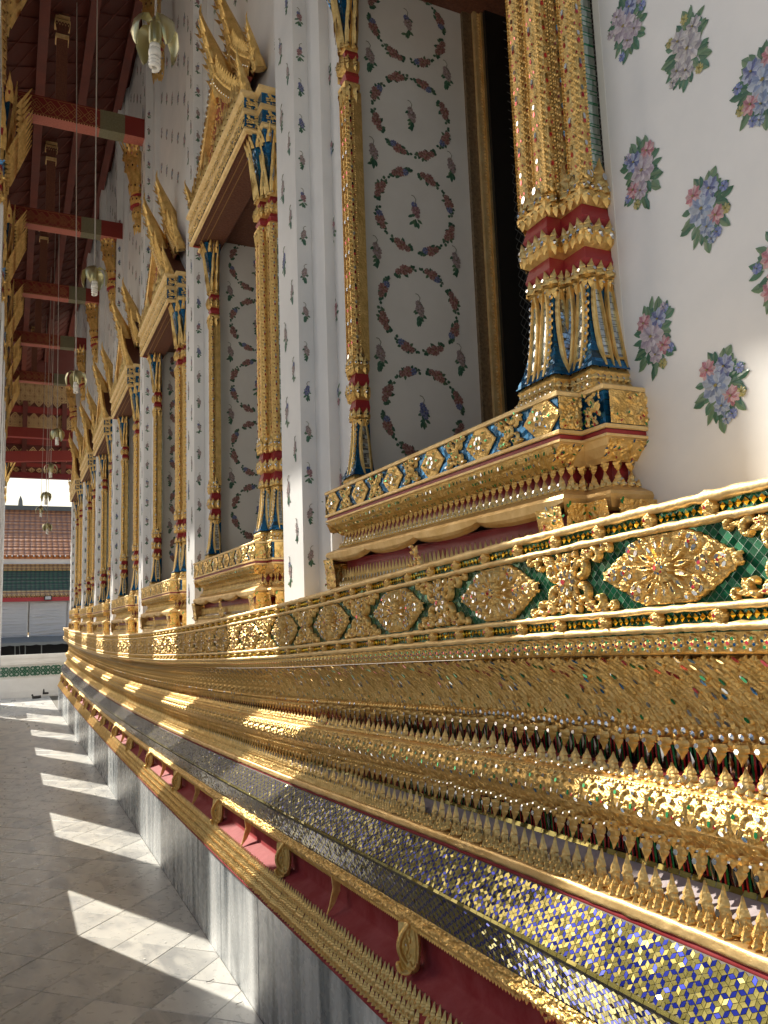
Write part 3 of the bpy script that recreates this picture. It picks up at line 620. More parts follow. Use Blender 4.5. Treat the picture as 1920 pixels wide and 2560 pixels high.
# frieze panels: lozenge rosettes and scroll fillers
def loz(u, v, hw, hv, c=.0615): return 1-abs(u)/hw-abs(v-c)/hv
def rosette(res, seed):
    rr = np.random.default_rng(seed); R = Relief(.31, .123, res); C = .0615
    m = loz(R.U, R.Vv, .165, .088)+.03*np.sin(R.U*260)*np.cos(R.Vv*310)
    R.H = np.where((m > 0) & (abs(R.Vv-C) < .058), .0045, 0.)
    for i in range(15): a = 2*PI*i/15+.1; R.petal(.024*math.cos(a)*1.1, C+.023*math.sin(a), a, .035, .0112, .017, .006, 1, .24, .6)
    for i in range(13): a = 2*PI*i/13; R.petal(.009*math.cos(a), C+.009*math.sin(a), a, .017, .0068, .009, .013, None)
    for i in range(8): a = 2*PI*i/8; R.dome(.0085*math.cos(a), C+.0085*math.sin(a), .0034, .007, .016, [3, 0, 3, 1][i % 4], .7)
    R.dome(0, C, .0075, .010, .020, 0, .62)
    for sx in (-1, 1):
        R.flower(sx*.085, C, .017, 5, .008, .008, 0, 1, 0 if sx > 0 else PI); R.flower(sx*.122, C, .015, 4, .008, .008, 0, 1, PI/4)
        for sy in (-1, 1):
            R.flower(sx*.068, C+sy*.036, .017, 4, .008, .007, 0, 1, .4*sx*sy); R.flower(sx*.100, C+sy*.020, .011, 4, .006, .008, 1, None, .2)
            R.petal(sx*.060, C+sy*.018, math.atan2(sy*.5, sx), .022, .011, .007, .008, 1); R.petal(sx*.085, C+sy*.022, math.atan2(-sy*.6, sx), .018, .010, .007, .007)
            R.petal(sx*.040, C+sy*.044, math.atan2(sy, sx*.8), .018, .012, .007, .007, 1); R.petal(sx*.138, C+sy*.002, math.atan2(sy*.35, sx), .016, .010, .006, .006)
    for _ in range(26):
        u, v = rr.uniform(-.14, .14), rr.uniform(.004, .119)
        if loz(u, v, .145, .075) > 0 and math.hypot(u, v-C) > .072: R.petal(u, v, rr.uniform(0, 6.28), rr.uniform(.012, .018), .008, .005, .0055)
    return R.mesh([(.9945, 1.497), (.9945, 1.620)], 1.497, GM_, 'rosette_panel', cut=1e-4, noise=.0007)
def filler(res, seed):
    rr = np.random.default_rng(seed); R = Relief(.31, .123, res); C = .0615
    R.flower(0, C, .030, 8, .009, .005, 0, 1); R.dome(0, C, .009, .007, .013, 0, .6)
    for i in range(8): a = 2*PI*i/8+.4; R.petal(.012*math.cos(a), C+.012*math.sin(a), a, .013, .006, .007, .010, 3 if i % 2 else None)
    for sx in (-1, 1):
        for sy in (-1, 1):
            R.curl(sx*.042, C+sy*.028, -sy*PI/2, .019, .0075, .012, sx*sy, 20, .003); R.curl(sx*.084, C+sy*.040, sy*PI/2, .015, .0065, .011, -sx*sy, 18, .003); R.curl(sx*.120, C+sy*.050, sy*PI/2, .009, .0045, .008, -sx*sy, 12, .003)
            R.petal(sx*.012, C+sy*.020, math.atan2(sy*1.2, sx), .034, .014, .009, .004, 1); R.petal(sx*.050, C+sy*.050, math.atan2(sy*.1, sx), .032, .012, .008, .003, 0, .2)
            R.petal(sx*.090, C+sy*.052, math.atan2(0, sx), .032, .011, .008, .002); R.flower(sx*.058, C+sy*.047, .012, 5, .006, .006, 0 if sx*sy > 0 else 1, None)
            R.petal(sx*.004, C+sy*.032, sy*PI/2, .026, .016, .008, .005, 1); R.petal(sx*.022, C+sy*.045, math.atan2(sy, sx*.4), .016, .012, .008, .004, 1)
            R.petal(sx*.030, C+sy*.008, math.atan2(sy*.4, sx), .022, .012, .008, .004)
    for _ in range(60):
        u, v = rr.uniform(-.13, .13), rr.uniform(.006, .117)
        if abs(v-C) > .46*abs(u)-.004: R.petal(u, v, rr.uniform(0, 6.28), rr.uniform(.014, .022), .0105, .008, .003, 1 if rr.random() < .25 else None, .2)
    return R.mesh([(.9945, 1.497), (.9945, 1.620)], 1.497, GM_, 'scroll_filler', cut=8e-4, noise=.0007)
rs = [rosette(.0012, 1), rosette(.0012, 2)]; rc = recarve(rosette(.0034, 3)); fs = [filler(.0012, 4), filler(.0012, 6)]; fcx = recarve(filler(.0034, 5))
for k in range(-1, 32):
    y = 1.0+.5125*k
    if .4 < y < YE-.15: l, r = frame(y, 1.497); put('rosette_panel', rs[k % 2] if y < 3.4 else rc, frz, l, r)
    y += .256
    if .4 < y < YE-.15: l, r = frame(y, 1.497); put('scroll_filler', fs[k % 2] if y < 3.4 else fcx, frz, l, r)

# ================================================================== PAINTED CERAMIC FLOWERS (thin relief pieces set in the plaster, facing -X)
GRN = [(.045, .14, .085), (.075, .19, .12), (.13, .23, .13)]
def bl(b, cy, cz, a, L, w, col, x=0., tip=None, n=3):
    """one petal or leaf: cy,cz root; a angle in the wall plane"""
    c, s = math.cos(a), math.sin(a); prof = [(0, .12), (.28, .8), (.58, 1.), (.84, .55), (1, 0.02)][:] ; V = []; T = []
    for t, ww in prof:
        for k, e in ((-1, 0), (0, .003), (1, 0)):
            p, q = t*L, k*w/2*ww; V.append((-(.0012+x*.6+e*.45), cy+p*c-q*s, cz+p*s+q*c)); f = t*.5
            T.append([col[i]*(1-f)+(tip or col)[i]*f if k else col[i]*.75 for i in range(3)])
    F = []
    for i in range(4): F += [(3*i, 3*i+3, 3*i+4, 3*i+1), (3*i+1, 3*i+4, 3*i+5, 3*i+2)]
    n0 = b.n; b.add(V, [f[::-1] for f in F]); b.T[-1] = np.array(T)
def rose(b, cy, cz, r, c1, c2, x=0., rings=3):
    for k in range(rings):
        n = 9-2*k; rr = r*(1-.30*k)
        for i in range(n):
            a = 2*PI*i/n+k*.5+random.uniform(-.12, .12); f = random.uniform(.75, 1.15); cc = [v*f for v in (c1 if (i+k) % 2 else c2)]
            bl(b, cy+rr*.12*math.cos(a), cz+rr*.12*math.sin(a), a, rr*.9, rr*.72, cc, x+.0012*k, tip=c2)
    bl(b, cy-r*.12, cz, 0, r*.26, r*.2, (.30, .26, .08), x+.006)
def sprig(size, kind, seed, detail=1.):
    """kind: 0 blue 1 pink 2 mauve 3 grey-mauve with white"""
    random.seed(seed); b = MB(); S = size/.16
    C = [((.20, .27, .46), (.46, .53, .66)), ((.46, .17, .22), (.64, .42, .45)), ((.40, .33, .42), (.60, .54, .60)), ((.33, .31, .36), (.58, .56, .58))][kind]
    nl = int(46*detail)
    for i in range(nl):
        a = random.uniform(0, 2*PI); r = random.uniform(.010, .048)*S; g = random.choice(GRN)
        bl(b, r*.7*math.cos(a), r*1.15*math.sin(a), a+random.uniform(-.5, .5), random.uniform(.022, .036)*S, random.uniform(.012, .018)*S, g, 0, tip=[v*1.5 for v in g])
    for s_ in (-1, 1):
        for i in range(int(3*detail)+1):
            a = s_*PI/2+random.uniform(-.5, .5); bl(b, .02*S*math.cos(a), .03*S*math.sin(a)*1.3, a, random.uniform(.022, .032)*S, .015*S, random.choice(GRN), 0)
    rose(b, -.006*S, .002*S, .032*S, *C, .002)
    PK = random.choice([((.46, .17, .22), (.64, .42, .45)), ((.40, .33, .42), (.60, .54, .60)), C]); rose(b, -.022*S, .034*S, .019*S, *PK, .0015, 2); rose(b, .022*S, -.024*S, .019*S, *PK, .0015, 2)
    rose(b, .014*S, .030*S, .021*S, *(C if seed % 2 else ((.12, .15, .36), (.4, .45, .62))), .002, 2)
    if detail > .7:
        rose(b, .002*S, -.036*S, .018*S, *((.50, .16, .18), (.66, .38, .38)) if seed % 3 == 0 else C, .002, 2)
        for i in range(4):
            a = random.uniform(0, 2*PI); rose(b, .046*S*math.cos(a), .062*S*math.sin(a), .010*S, *random.choice([((.42, .38, .12), (.5, .46, .22)), C, ((.16, .2, .5), (.3, .36, .62))]), .001, 1)
    random.seed(seed+99); return b
def spray(size, seed, detail=1.):
    """small drooping sprig: a rose or two, leaves and a curled stem"""
    random.seed(seed); b = MB(); S = size/.12
    P = random.choice([((.34, .08, .10), (.50, .24, .26)), ((.30, .14, .16), (.45, .28, .30)), ((.10, .12, .30), (.26, .28, .42)), ((.36, .26, .26), (.46, .38, .38))])
    for i in range(int(11*detail)):
        t = random.uniform(-1, 1); a = -PI/2+random.uniform(-1.3, 1.3); bl(b, .010*S*random.uniform(-1, 1), .036*S*t-.008*S, a, .026*S, .012*S, random.choice(GRN))
    bl(b, 0, -.03*S, -PI/2, .034*S, .014*S, GRN[0])
    rose(b, -.002*S, .004*S, .020*S, *P, .001, 2); rose(b, .004*S, .026*S, .013*S, *(P if seed % 2 else ((.09, .11, .32), (.2, .24, .45))), .001, 1); rose(b, -.008*S, -.016*S, .011*S, *P, .001, 1)
    b.tube([(-.003, .002*S, .03*S), (-.003, -.004*S, .048*S), (-.003, .004*S, .060*S), (-.003, .014*S, .062*S)], .0016*S, 4, 0); b.T[-1][:] = (.25, .25, .20)
    return b
SP = [sprig(.175, k % 4, 20+k).mesh('ceramic_bouquet', ['ceram'], tint=True) for k in range(8)]
SPL = [sprig(.13, k % 4, 40+k, .5).mesh('ceramic_bouquet', ['ceram'], tint=True) for k in range(4)]
SY = [spray(.13, 60+k).mesh('ceramic_sprig', ['ceram'], tint=True) for k in range(6)]
def garland_m(seed, R=.17):
    """one eighth of a wreath, bent to its circle, centred on angle 0"""
    random.seed(seed); b = MB()
    for i in range(17):
        t = (i/16-.5); a = t*.60; r = R+random.uniform(-.012, .012)*(1-abs(t)); y, z = r*math.cos(a), r*math.sin(a); w = 1-abs(t)*1.35
        for q in range(2): aa = a+PI/2+random.uniform(-1.2, 1.2)+(PI if random.random() < .3 else 0); g = random.choice(GRN); bl(b, y, z, aa, .030*max(.5, w), .0125, [v*.9 for v in g])
    P = random.choice([((.30, .11, .14), (.46, .27, .30)), ((.30, .19, .22), (.44, .34, .36)), ((.30, .12, .10), (.44, .26, .24))])
    rose(b, R+.002, .004, .023, *P, .002, 2); rose(b, (R-.003)*math.cos(.15), R*math.sin(.15), .016, *(((.12, .15, .34), (.24, .28, .46)) if seed % 2 else P), .002, 2)
    rose(b, (R+.004)*math.cos(-.15), R*math.sin(-.15), .014, *P, .002, 1)
    b.tube([(-.003, R*math.cos(a), R*math.sin(a)) for a in (.25, .30, .335, .36)], [.0014, .0014, .0011, .0008], 4); b.T[-1][:] = (.20, .22, .17)
    return b
GA = [garland_m(80+k).mesh('garland', ['ceram'], tint=True) for k in range(4)]

# ================================================================== TEMPLE WALL
XW = 1.20; PIL = [3.22, 5.35, 7.57, 9.85, 11.87, 14.07, 16.87]; WINC = [1.99, 4.28, 6.45, 8.65, 10.8, 13.0, 15.48]
def zr(yc): return 1.966-.75*float(np.interp(1.99, _Y, _G)-np.interp(yc, _Y, _G))
OPH = 2.16     # opening height above sill
wall = thing('temple_wall', 'tall white plaster temple wall set with ceramic flower bouquets between gilded windows', 'temple wall', (0, 0, 0))
wb = MB(); edges = [-1.2]
for yc in WINC:
    z = zr(yc); wb.box(XW, XW+.75, edges[-1], yc-.70, 1.38, 8.6); wb.box(XW, XW+.75, yc-.70, yc+.70, 1.38, z-.022); wb.box(XW, XW+.75, yc-.70, yc+.70, z+OPH+.003, 8.6); edges.append(yc+.70)
wb.box(XW, XW+.75, edges[-1], YE-.02, 1.38, 8.6); wb.box(XW+.75, 6, YE-.3, YE-.02, 1.38, 8.6)
plas = wb.make('plaster_wall', ['white'], wall)
mk('wall_core', *MB().box(2.3, 2.4, -1.2, YE-.4, 1.3, 8.6).data()[:2], 'black', wall)
def pilaster(yc, y0, y1, X=1.09, bot=1.40):
    b = MB(); b.box(X, XW+.01, y0, y1, bot, 8.45); b.box(1.156, XW+.01, y0-.155, y1+.155 if y1 < YE-.1 else y1, bot, 8.45, 0)
    b.box(X-.012, X+.03, y0-.012, y1+.012, 8.0, 8.06)
    return b.make('pilaster', ['white'], wall)
fl_n = 0; restb = MB()
def flower(meshes, x, y, z, par, rz=0., s=1.):
    """a ceramic flower as its own piece; beyond the nearest few hundred they are joined"""
    global fl_n
    me = random.choice(meshes); flp = random.choice((-1, 1)); o = put(me.name.split('.')[0], me, par, (x, y, z), (0, 0, rz)); o.scale = (1, s*flp, s); fl_n += 1
random.seed(5)
for k, yc in enumerate(PIL):
    hw = .13; y0, y1 = yc-hw, yc+hw
    if k == 6: y1 = YE-.03
    p = pilaster(yc, y0, y1)
    n = 18 if k < 4 else 12
    for i in range(n):
        z = 1.72+i*.35
        flower(SY, 1.09, yc+.045, z, p); flower(SY, 1.09, yc-.055, z+.165, p, s=.8)
        if i < n-4: flower(SY, 1.122, y0, z+.05, p, PI/2, .65); flower(SY, 1.122, y0, z+.225, p, PI/2, .65)
pilaster(.40, .27, .50)
# bouquets on the wall: staggered rows
for i in range(9):
    for j in range(-6, 5):
        y = 1.20-.155*i; 
        if y < .55: break
        z = 2.07+.355*j+(.165 if i % 2 else 0)*(-1)
        if z < 1.86 and i < 1: continue
        if z > 1.78 and z < 4.2: flower(SP, XW, y-.005+random.uniform(-.006, .006), z+random.uniform(-.01, .01), plas, s=1.0)
for k in range(6):
    for (dy, ph) in ((-.27, 0), (.27, .1)):
        for j in range(6): flower(SPL, XW, PIL[k]+dy, 2.05+ph+.36*j, plas)
for k, yc in enumerate(WINC[1:]):
    nrow = 11
    for j in range(nrow):
        for i in range(7):
            y = yc-.9+.27*i; z = 4.35+.36*j+(.18 if i % 2 else 0)
            if z > 8.1 or (abs(y-yc) < .45 and z < 5.2) : continue
            flower(SPL, XW, y, z, plas)
print('flowers', fl_n)

# ================================================================== WINDOWS
def outl(e, X1, u1, X2, u2, xw=1.21, xb=None):
    return [(xw, -u2-e), (X2-e, -u2-e), (X2-e, -u1-e), (X1-e, -u1-e), (X1-e, u1+e), (X2-e, u1+e), (X2-e, u2+e), (xw, u2+e)]
def plan_extr(b, prof, ofn, m=0, closed=False, sub=0):
    """prof: (e,z) from bottom to top"""
    rows = []
    for e, z in prof:
        o = ofn(e); pts = []
        for i in range(len(o)-1): pts.append((o[i][0], o[i][1], z))
        pts.append((o[-1][0], o[-1][1], z)); rows.append(pts)
    n = len(rows[0]); V = [p for r in rows for p in r]
    F = [(i*n+j, (i+1)*n+j, (i+1)*n+j+1, i*n+j+1) for i in range(len(rows)-1) for j in range(n-1)]
    # orientation: outline runs with outside on its left -> flip
    b.add(V, [f[::-1] for f in F], m)
def along(o, pitch):
    """points every pitch on an outline with the turn of the face"""
    R = []
    for (x0, y0), (x1, y1) in zip(o[:-1], o[1:]):
        L = math.hypot(x1-x0, y1-y0); n = max(1, int(round(L/pitch)))
        ang = math.atan2(y1-y0, x1-x0)-PI/2
        for i in range(n): t = (i+.5)/n; R.append((x0+(x1-x0)*t, y0+(y1-y0)*t, ang))
    return R
def ring(b, o, pitch, unit, z, m4=None):
    b.inst(unit, [Matrix.Translation((x, y, z)) @ Matrix.Rotation(a, 4, 'Z') for x, y, a in along(o, pitch)])
XO = 1.1
def panel_relief(w, h, res, seed, n, gems=(1, 3, 0), tri=False, base=.002, L=(.014, .024), ground=False):
    rr = np.random.default_rng(seed); R = Relief(w, h, res, base)
    for _ in range(n):
        u, v = rr.uniform(-w/2, w/2), rr.uniform(0, h)
        if tri and v/h+abs(u)/(w/2) > 1: continue
        R.petal(u, v, rr.uniform(0, 6.28), rr.uniform(*L), rr.uniform(.45, .6)*L[0], rr.uniform(.004, .010), 0, int(rr.choice(gems)) if rr.random() < .3 else None, .28)
    return R
def bell_petal(b, x, y, ang, z0, z1, w0, w1, lean0, mi, ins=True):
    """long rounded petal with a mirror inset, on a flared bell"""
    V = []; n = 9; rot = Matrix.Translation((x, y, 0)) @ Matrix.Rotation(ang, 4, 'Z')
    Vg = []; Fg = []
    for i in range(n):
        t = i/(n-1); z = z0+(z1-z0)*t; w = (w0+(w1-w0)*t)*min(1, math.sin(PI*min(1, max(0, (t*.80+.17))))**.45+.02); out = lean0*(1-t)**1.8
        for q, d in ((-.5, 0), (-.42, .008), (-.28, .009), (-.24, .004), (.24, .004), (.28, .009), (.42, .008), (.5, 0)): V.append(rot @ Vector((-out-d, q*w, z)))
    F = []; fm = []
    for i in range(n-1):
        for j in range(7): F.append((i*8+j, (i+1)*8+j, (i+1)*8+j+1, i*8+j+1)); fm.append(mi if (j == 3 and ins and 0 < i < n-2) else 0)
    b.add([tuple(v) for v in V], F, fm)
LG = ['goldf', 'mirror', 'red', 'gblue', 'bgrid', 'sgrid', 'wgrid', 'dred', 'goldp', 'gred', 'ggreen', 'broc', 'dark']
def make_pier(side, near):
    """gilded engaged column beside the opening; side -1 nearer the camera"""
    res = .0014 if near else .003
    X1, X2, u0, u1, u2 = ((1.085, 1.125, .53, .615, .69) if near else (1.095, 1.13, .56, .625, .69)) if side < 0 else (1.125, 1.145, .595, .645, .685)
    def ofn(e):
        p = [(X1+.055, u0-e), (X1-e, u0-e), (X1-e, u1+e), (X2-e, u1+e), (X2-e, u2+e), (XW+.004, u2+e)]
        return p if side > 0 else [(x, -u) for x, u in p][::-1]
    piece = {}
    def P(name): piece[name] = MB(); return piece[name]
    sl = leaf(.018, .022, .009, lean=.1, serr=False); tl_ = leaf(.030, .036, .012, lean=-.05); dn = leaf(.026, .026, .010, down=True, serr=False); big = leaf(.045, .075, .016, lean=.02)
    b = P('column_foot'); plan_extr(b, [(.030, 0), (.034, .012), (.026, .020), (.022, .030), (.028, .040), (.020, .052)], ofn); ring(b, ofn(.030), .018, sl, .002); ring(b, ofn(.024), .018, sl, .022); ring(b, ofn(.016), .024, sl, .044)
    b = P('column_bell'); plan_extr(b, [(.030, .050), (.016, .085), (.004, .13), (-.004, .19), (-.006, .262)], ofn, 4)
    o = ofn(-.004); faces = [(p, q) for p, q in zip(o[:-1], o[1:]) if math.hypot(q[0]-p[0], q[1]-p[1]) > .03]
    for p, q in faces:
        L = math.hypot(q[0]-p[0], q[1]-p[1]); ang = math.atan2(q[1]-p[1], q[0]-p[0])-PI/2; nn = max(1, int(round(L/.045)))
        for i in range(nn):
            t = (i+.5)/nn; bell_petal(b, p[0]+(q[0]-p[0])*t, p[1]+(q[1]-p[1])*t, ang, .055, .262, L/nn*1.02, L/nn*.86, .024, 5)
    for (x, y) in o[1:-1]:
        for i in range(11): z = .06+i*.018; b.inst(bead(.0055), [Matrix.Translation((x-.024*(1-i/11)**1.8-.003, y, z))])
    ring(b, ofn(-.004), .026, dn, .262)
    b = P('column_collar'); z = .262
    plan_extr(b, [(-.006, z), (.004, z+.006), (.004, z+.016), (-.004, z+.022)], ofn); ring(b, ofn(.002), .026, tl_, z+.006)
    plan_extr(b, [(-.004, .284), (.004, .305), (-.004, .335)], ofn, 2)
    plan_extr(b, [(-.004, .335), (.010, .345), (.012, .365), (.010, .380), (-.004, .388)], ofn); ring(b, ofn(.010), .028, tl_, .362); ring(b, ofn(.010), .028, dn, .362); ring(b, ofn(.014), .028, bead(.009), .362)
    plan_extr(b, [(-.004, .388), (.004, .405), (-.004, .435)], ofn, 2)
    plan_extr(b, [(-.006, .435), (.010, .447), (.012, .462), (.006, .478), (-.006, .49)], ofn); ring(b, ofn(.008), .026, dn, .455); ring(b, ofn(.008), .030, tl_, .462); ring(b, ofn(.012), .024, bead(.007), .470)
    ring(b, ofn(.0), .042, big, .478)
    # shaft with mirror lattice between gilded corner rods
    H = OPH; zt = H-.60
    b = P('column_shaft'); plan_extr(b, [(-.012, .485), (-.012, zt)], ofn, 6 if True else 5)
    o = ofn(-.010)
    rods = [o[1], o[2], o[3], o[4]] if side > 0 else [o[1], o[2], o[3], o[4]]
    R = Relief(.036, .15, res)
    for i in range(9):
        v = i*.0178; R.petal(0, v, PI/2, .026, .016, .006, .001, [1, None, None, 0][i % 4], .26)
        for s_ in (-1, 1): R.petal(s_*.011, v+.008, PI/2+s_*.35, .020, .010, .005, 0, 0 if i % 4 == 1 else None, .22); R.dome(s_*.016, v+.004, .0028, .003); R.dome(s_*.016, v+.013, .0028, .003)
    rm = R.mesh([(0, 0), (0, .15)], 0, GM_, 'shaft_carving', base if False else -1)
    for kx, (x, y) in enumerate(rods):
        wdt = (.022 if kx in (0, 3) else .026)*((1 if near else .82) if side < 0 else .62)
        b.box(x-wdt*.55, x+wdt*.8, y-wdt, y+wdt, .485, zt, 0)
    uu = sorted((side*(u0-.003), side*(u0+.012))); b.box(X1-.004, X1+.061, uu[0], uu[1], .485, zt, 0)
    piece['rods'] = (rods, rm, zt)
    b = P('column_capital')
    plan_extr(b, [(-.006, zt), (.006, zt+.01), (.010, zt+.03), (-.004, zt+.045)], ofn); ring(b, ofn(.006), .03, leaf(.032, .06, .012, down=True), zt+.01)
    plan_extr(b, [(-.004, zt+.045), (.004, zt+.065), (-.004, zt+.085)], ofn, 2)
    plan_extr(b, [(-.004, zt+.085), (.012, zt+.095), (.012, zt+.125), (-.004, zt+.14)], ofn); ring(b, ofn(.010), .028, tl_, zt+.11); ring(b, ofn(.010), .028, dn, zt+.108)
    plan_extr(b, [(-.004, zt+.14), (.004, zt+.155), (-.004, zt+.175)], ofn, 2)
    plan_extr(b, [(-.006, zt+.175), (.006, zt+.19), (-.004, zt+.205)], ofn); ring(b, ofn(.004), .028, tl_, zt+.18)
    plan_extr(b, [(-.006, zt+.20), (.0, zt+.28), (.014, zt+.38), (.045, zt+.50)], ofn, 4)
    for e_, z_, hh, ww in ((.0, .20, .34, .030), (.004, .20, .22, .028)): ring(b, ofn(e_), .027, leaf(ww, hh, .012, lean=-.16), zt+z_)
    ring(b, ofn(.03), .036, leaf(.030, .10, .012, lean=-.35), zt+.44)
    return piece
def make_window(near):
    loc0 = (-XO, 0, 0)
    root = bpy.data.objects.new('temple_window', None); COL.objects.link(root); root.empty_display_size = .1
    ofp = lambda e: outl(e, 1.03, .68, 1.09, .755)
    # pedestal under the sill
    ped = MB(); O = ofp(0); n = len(O); ped.add([(x, y, 0) for x, y in O], [tuple(range(n))], 0)
    ped.add([(1.2, -.70, -.002), (1.9, -.70, -.002), (1.9, .70, -.002), (1.2, .70, -.002)], [(0, 1, 2, 3)], 8)
    plan_extr(ped, [(-.004, -.012), (.002, -.011), (.003, -.003), (0, 0)], ofp, 0)
    plan_extr(ped, [(-.006, -.084), (-.006, -.012)], ofp, 1)
    plan_extr(ped, [(0, -.094), (.003, -.092), (.003, -.085), (-.006, -.083)], ofp, 0)
    plan_extr(ped, [(-.004, -.104), (-.004, -.094)], ofp, 2)
    plan_extr(ped, [(-.004, -.112), (.001, -.110), (.001, -.105), (-.004, -.103)], ofp, 0)
    plan_extr(ped, [(-.045, -.152), (-.030, -.143), (-.012, -.125), (-.004, -.112)], ofp, 0)
    plan_extr(ped, [(-.066, -.200), (-.066, -.150), (-.045, -.150)], ofp, 3)
    plan_extr(ped, [(.000, -.222), (-.035, -.206), (-.045, -.198), (-.066, -.196)], ofp, 4)
    # swelling cushion with a cusped lower edge
    F0 = []; m_ = 60; rows = []
    for e, z, cu in ((-.016, -.262, 1), (-.004, -.256, 1), (.001, -.248, .6), (.004, -.230, 0), (0, -.222, 0)):
        rows.append([(1.03-e, -.68-e+(1.36+2*e)*i/m_, z+cu*(.018*(1-abs(math.sin(PI*(i/m_-.5)*1.36/.34))**.55))) for i in range(m_+1)])
    V = [p for r in rows for p in r]; ped.add(V, [(i*(m_+1)+j, i*(m_+1)+j+1, (i+1)*(m_+1)+j+1, (i+1)*(m_+1)+j) for i in range(4) for j in range(m_)][::1], 4)
    for sd in (-1, 1):
        b2 = MB(); plan_extr(b2, [(-.016, -.262), (-.004, -.256), (.004, -.230), (0, -.222)], lambda e: ([(1.03-e, .68+e), (1.09-e, .68+e), (1.09-e, .755+e), (1.21, .755+e)] if sd > 0 else [(1.21, -.755-e), (1.09-e, -.755-e), (1.09-e, -.68-e), (1.03-e, -.68-e)]))
        ped.add(b2.V[0], b2.F, 4)
    plan_extr(ped, [(-.055, -.335), (-.055, -.255), (-.016, -.258)], ofp, 3)
    plan_extr(ped, [(-.012, -.47), (-.012, -.345), (-.020, -.336), (-.055, -.334)], ofp, 0)
    ped = put('pedestal', ped.mesh('pedestal', ['goldp', 'bgrid', 'red', 'red', 'goldsm', 'goldf']), root, loc0)
    res = .0015 if near else .004
    R = Relief(1.36, .072, res); rr = np.random.default_rng(9)
    for i in range(11):
        u = -.62+i*.124; lz = i % 2
        if lz == 0:
            m = loz(R.U-u, R.Vv, .066, .056, .036); R.H = np.maximum(R.H, np.where(m > 0, .003, 0)); R.flower(u, .036, .022, 6, .006, .004, 2, 1, .2)
            for s_ in (-1, 1):
                R.petal(u+s_*.02, .036, PI/2*(1-s_), .028, .014, .006, .003, 2); R.petal(u+s_*.012, .052, math.atan2(.6, s_), .020, .011, .005, .003, 2); R.petal(u+s_*.012, .020, math.atan2(-.6, s_), .020, .011, .005, .003, 3)
        else:
            R.flower(u, .036, .017, 5, .006, .002, 2, None)
            for _ in range(26):
                uu, vv = rr.uniform(-.05, .05), rr.uniform(.003, .069)
                if abs(vv-.036) > .9*abs(uu)-.012: R.petal(u+uu, vv, rr.uniform(0, 6.28), .018, .009, .006, .002, 2 if rr.random() < .25 else None, .25)
            for s_ in (-1, 1):
                for t_ in (-1, 1):
                    R.curl(u+s_*.026, .036+t_*.020, -t_*PI/2, .011, .0045, .006, s_*t_, 12); R.petal(u+s_*.012, .036+t_*.018, math.atan2(t_*.8, s_), .026, .012, .006, .002, 2); R.petal(u+s_*.030, .036+t_*.028, math.atan2(0, s_), .024, .010, .006, .001, 1)
    put('sill_frieze_carving', R.mesh([(1.0335, -.084), (1.0335, -.012)], 0, GM_, 'sill_frieze_carving', cut=8e-4), ped)
    def cavr(w, seed):
        rr = np.random.default_rng(seed); C2 = Relief(w, .058, res)
        for i in range(int(w/.0095)+2):
            for v in (.0, .019, .038):
                u = -w/2+i*.0095-.5*v+rr.normal()*.001
                C2.petal(u, v, PI/2+.55, .024, .0085, .006, 0, int(rr.choice([2, 1, 2])) if rr.random() < .42 else None, .30)
        return C2
    put('sill_cove_carving', cavr(1.30, 2).mesh([(1.075, -.152), (1.058, -.142), (1.041, -.125), (1.034, -.112)], 0, GM_, 'sill_cove_carving'), ped)
    # gem-set panels on the short faces of the redents, and the lion-foot brackets
    def side_panels(sd):
        for (xc, uc, w) in ((1.06, .68, .058), (1.152, .755, .10)):
            P1 = panel_relief(w, .070, res, 31 if sd > 0 else 37, 44, (2, 2, 0)).mesh([(-.001, -.083), (-.001, -.013)], 0, GM_, 'redent_carving'); put('redent_carving', P1, ped, (xc, sd*uc, 0), (0, 0, -sd*PI/2))
            P3 = panel_relief(w, .045, res, 33, 34, (2, 3, 0)).mesh([(.036, -.150), (.002, -.113)], 0, GM_, 'redent_cove_carving'); put('redent_cove_carving', P3, ped, (xc, sd*(uc-.002), 0), (0, 0, -sd*PI/2))
            P2 = panel_relief(w*1.0, .125, res, 35, 70, (2, 2, 0, 1), L=(.016, .03), base=.004).mesh([(.004, -.350), (-.002, -.30), (-.006, -.262), (-.010, -.240)], 0, GM_, 'lion_foot_carving'); put('lion_foot_carving', P2, ped, (xc, sd*(uc-.002), 0), (0, 0, -sd*PI/2))
    side_panels(-1); side_panels(1)
    for sd in (-1, 1):
        PX = panel_relief(.050, .070, res, 38, 30, (2, 0)).mesh([(1.0885, -.083), (1.0885, -.013)], 0, GM_, 'redent_carving', cut=.0021); put('redent_carving', PX, ped, (0, sd*.722, 0))
        PX = panel_relief(.075, .125, res, 39, 60, (2, 0, 1), L=(.016, .03), base=.004).mesh([(1.094, -.350), (1.088, -.30), (1.084, -.262), (1.080, -.240)], 0, GM_, 'lion_foot_carving'); put('lion_foot_carving', PX, ped, (0, sd*.718, 0))
    P4 = panel_relief(.085, .125, res, 45, 90, (2, 0, 1), L=(.016, .03), base=.004).mesh([(1.034, -.350), (1.030, -.30), (1.024, -.262), (1.022, -.246)], 0, GM_, 'lion_foot_carving')
    for u_ in (-.64, .64): put('lion_foot_carving', P4, ped, (0, u_, 0))
    P5 = panel_relief(.10, .09, res, 46, 80, (0, 1), L=(.016, .03), tri=True, base=0).mesh([(1.040, -.345), (1.030, -.255)], 0, GM_, 'centre_flame_carving', cut=8e-4); put('centre_flame_carving', P5, ped, (0, 0, 0))
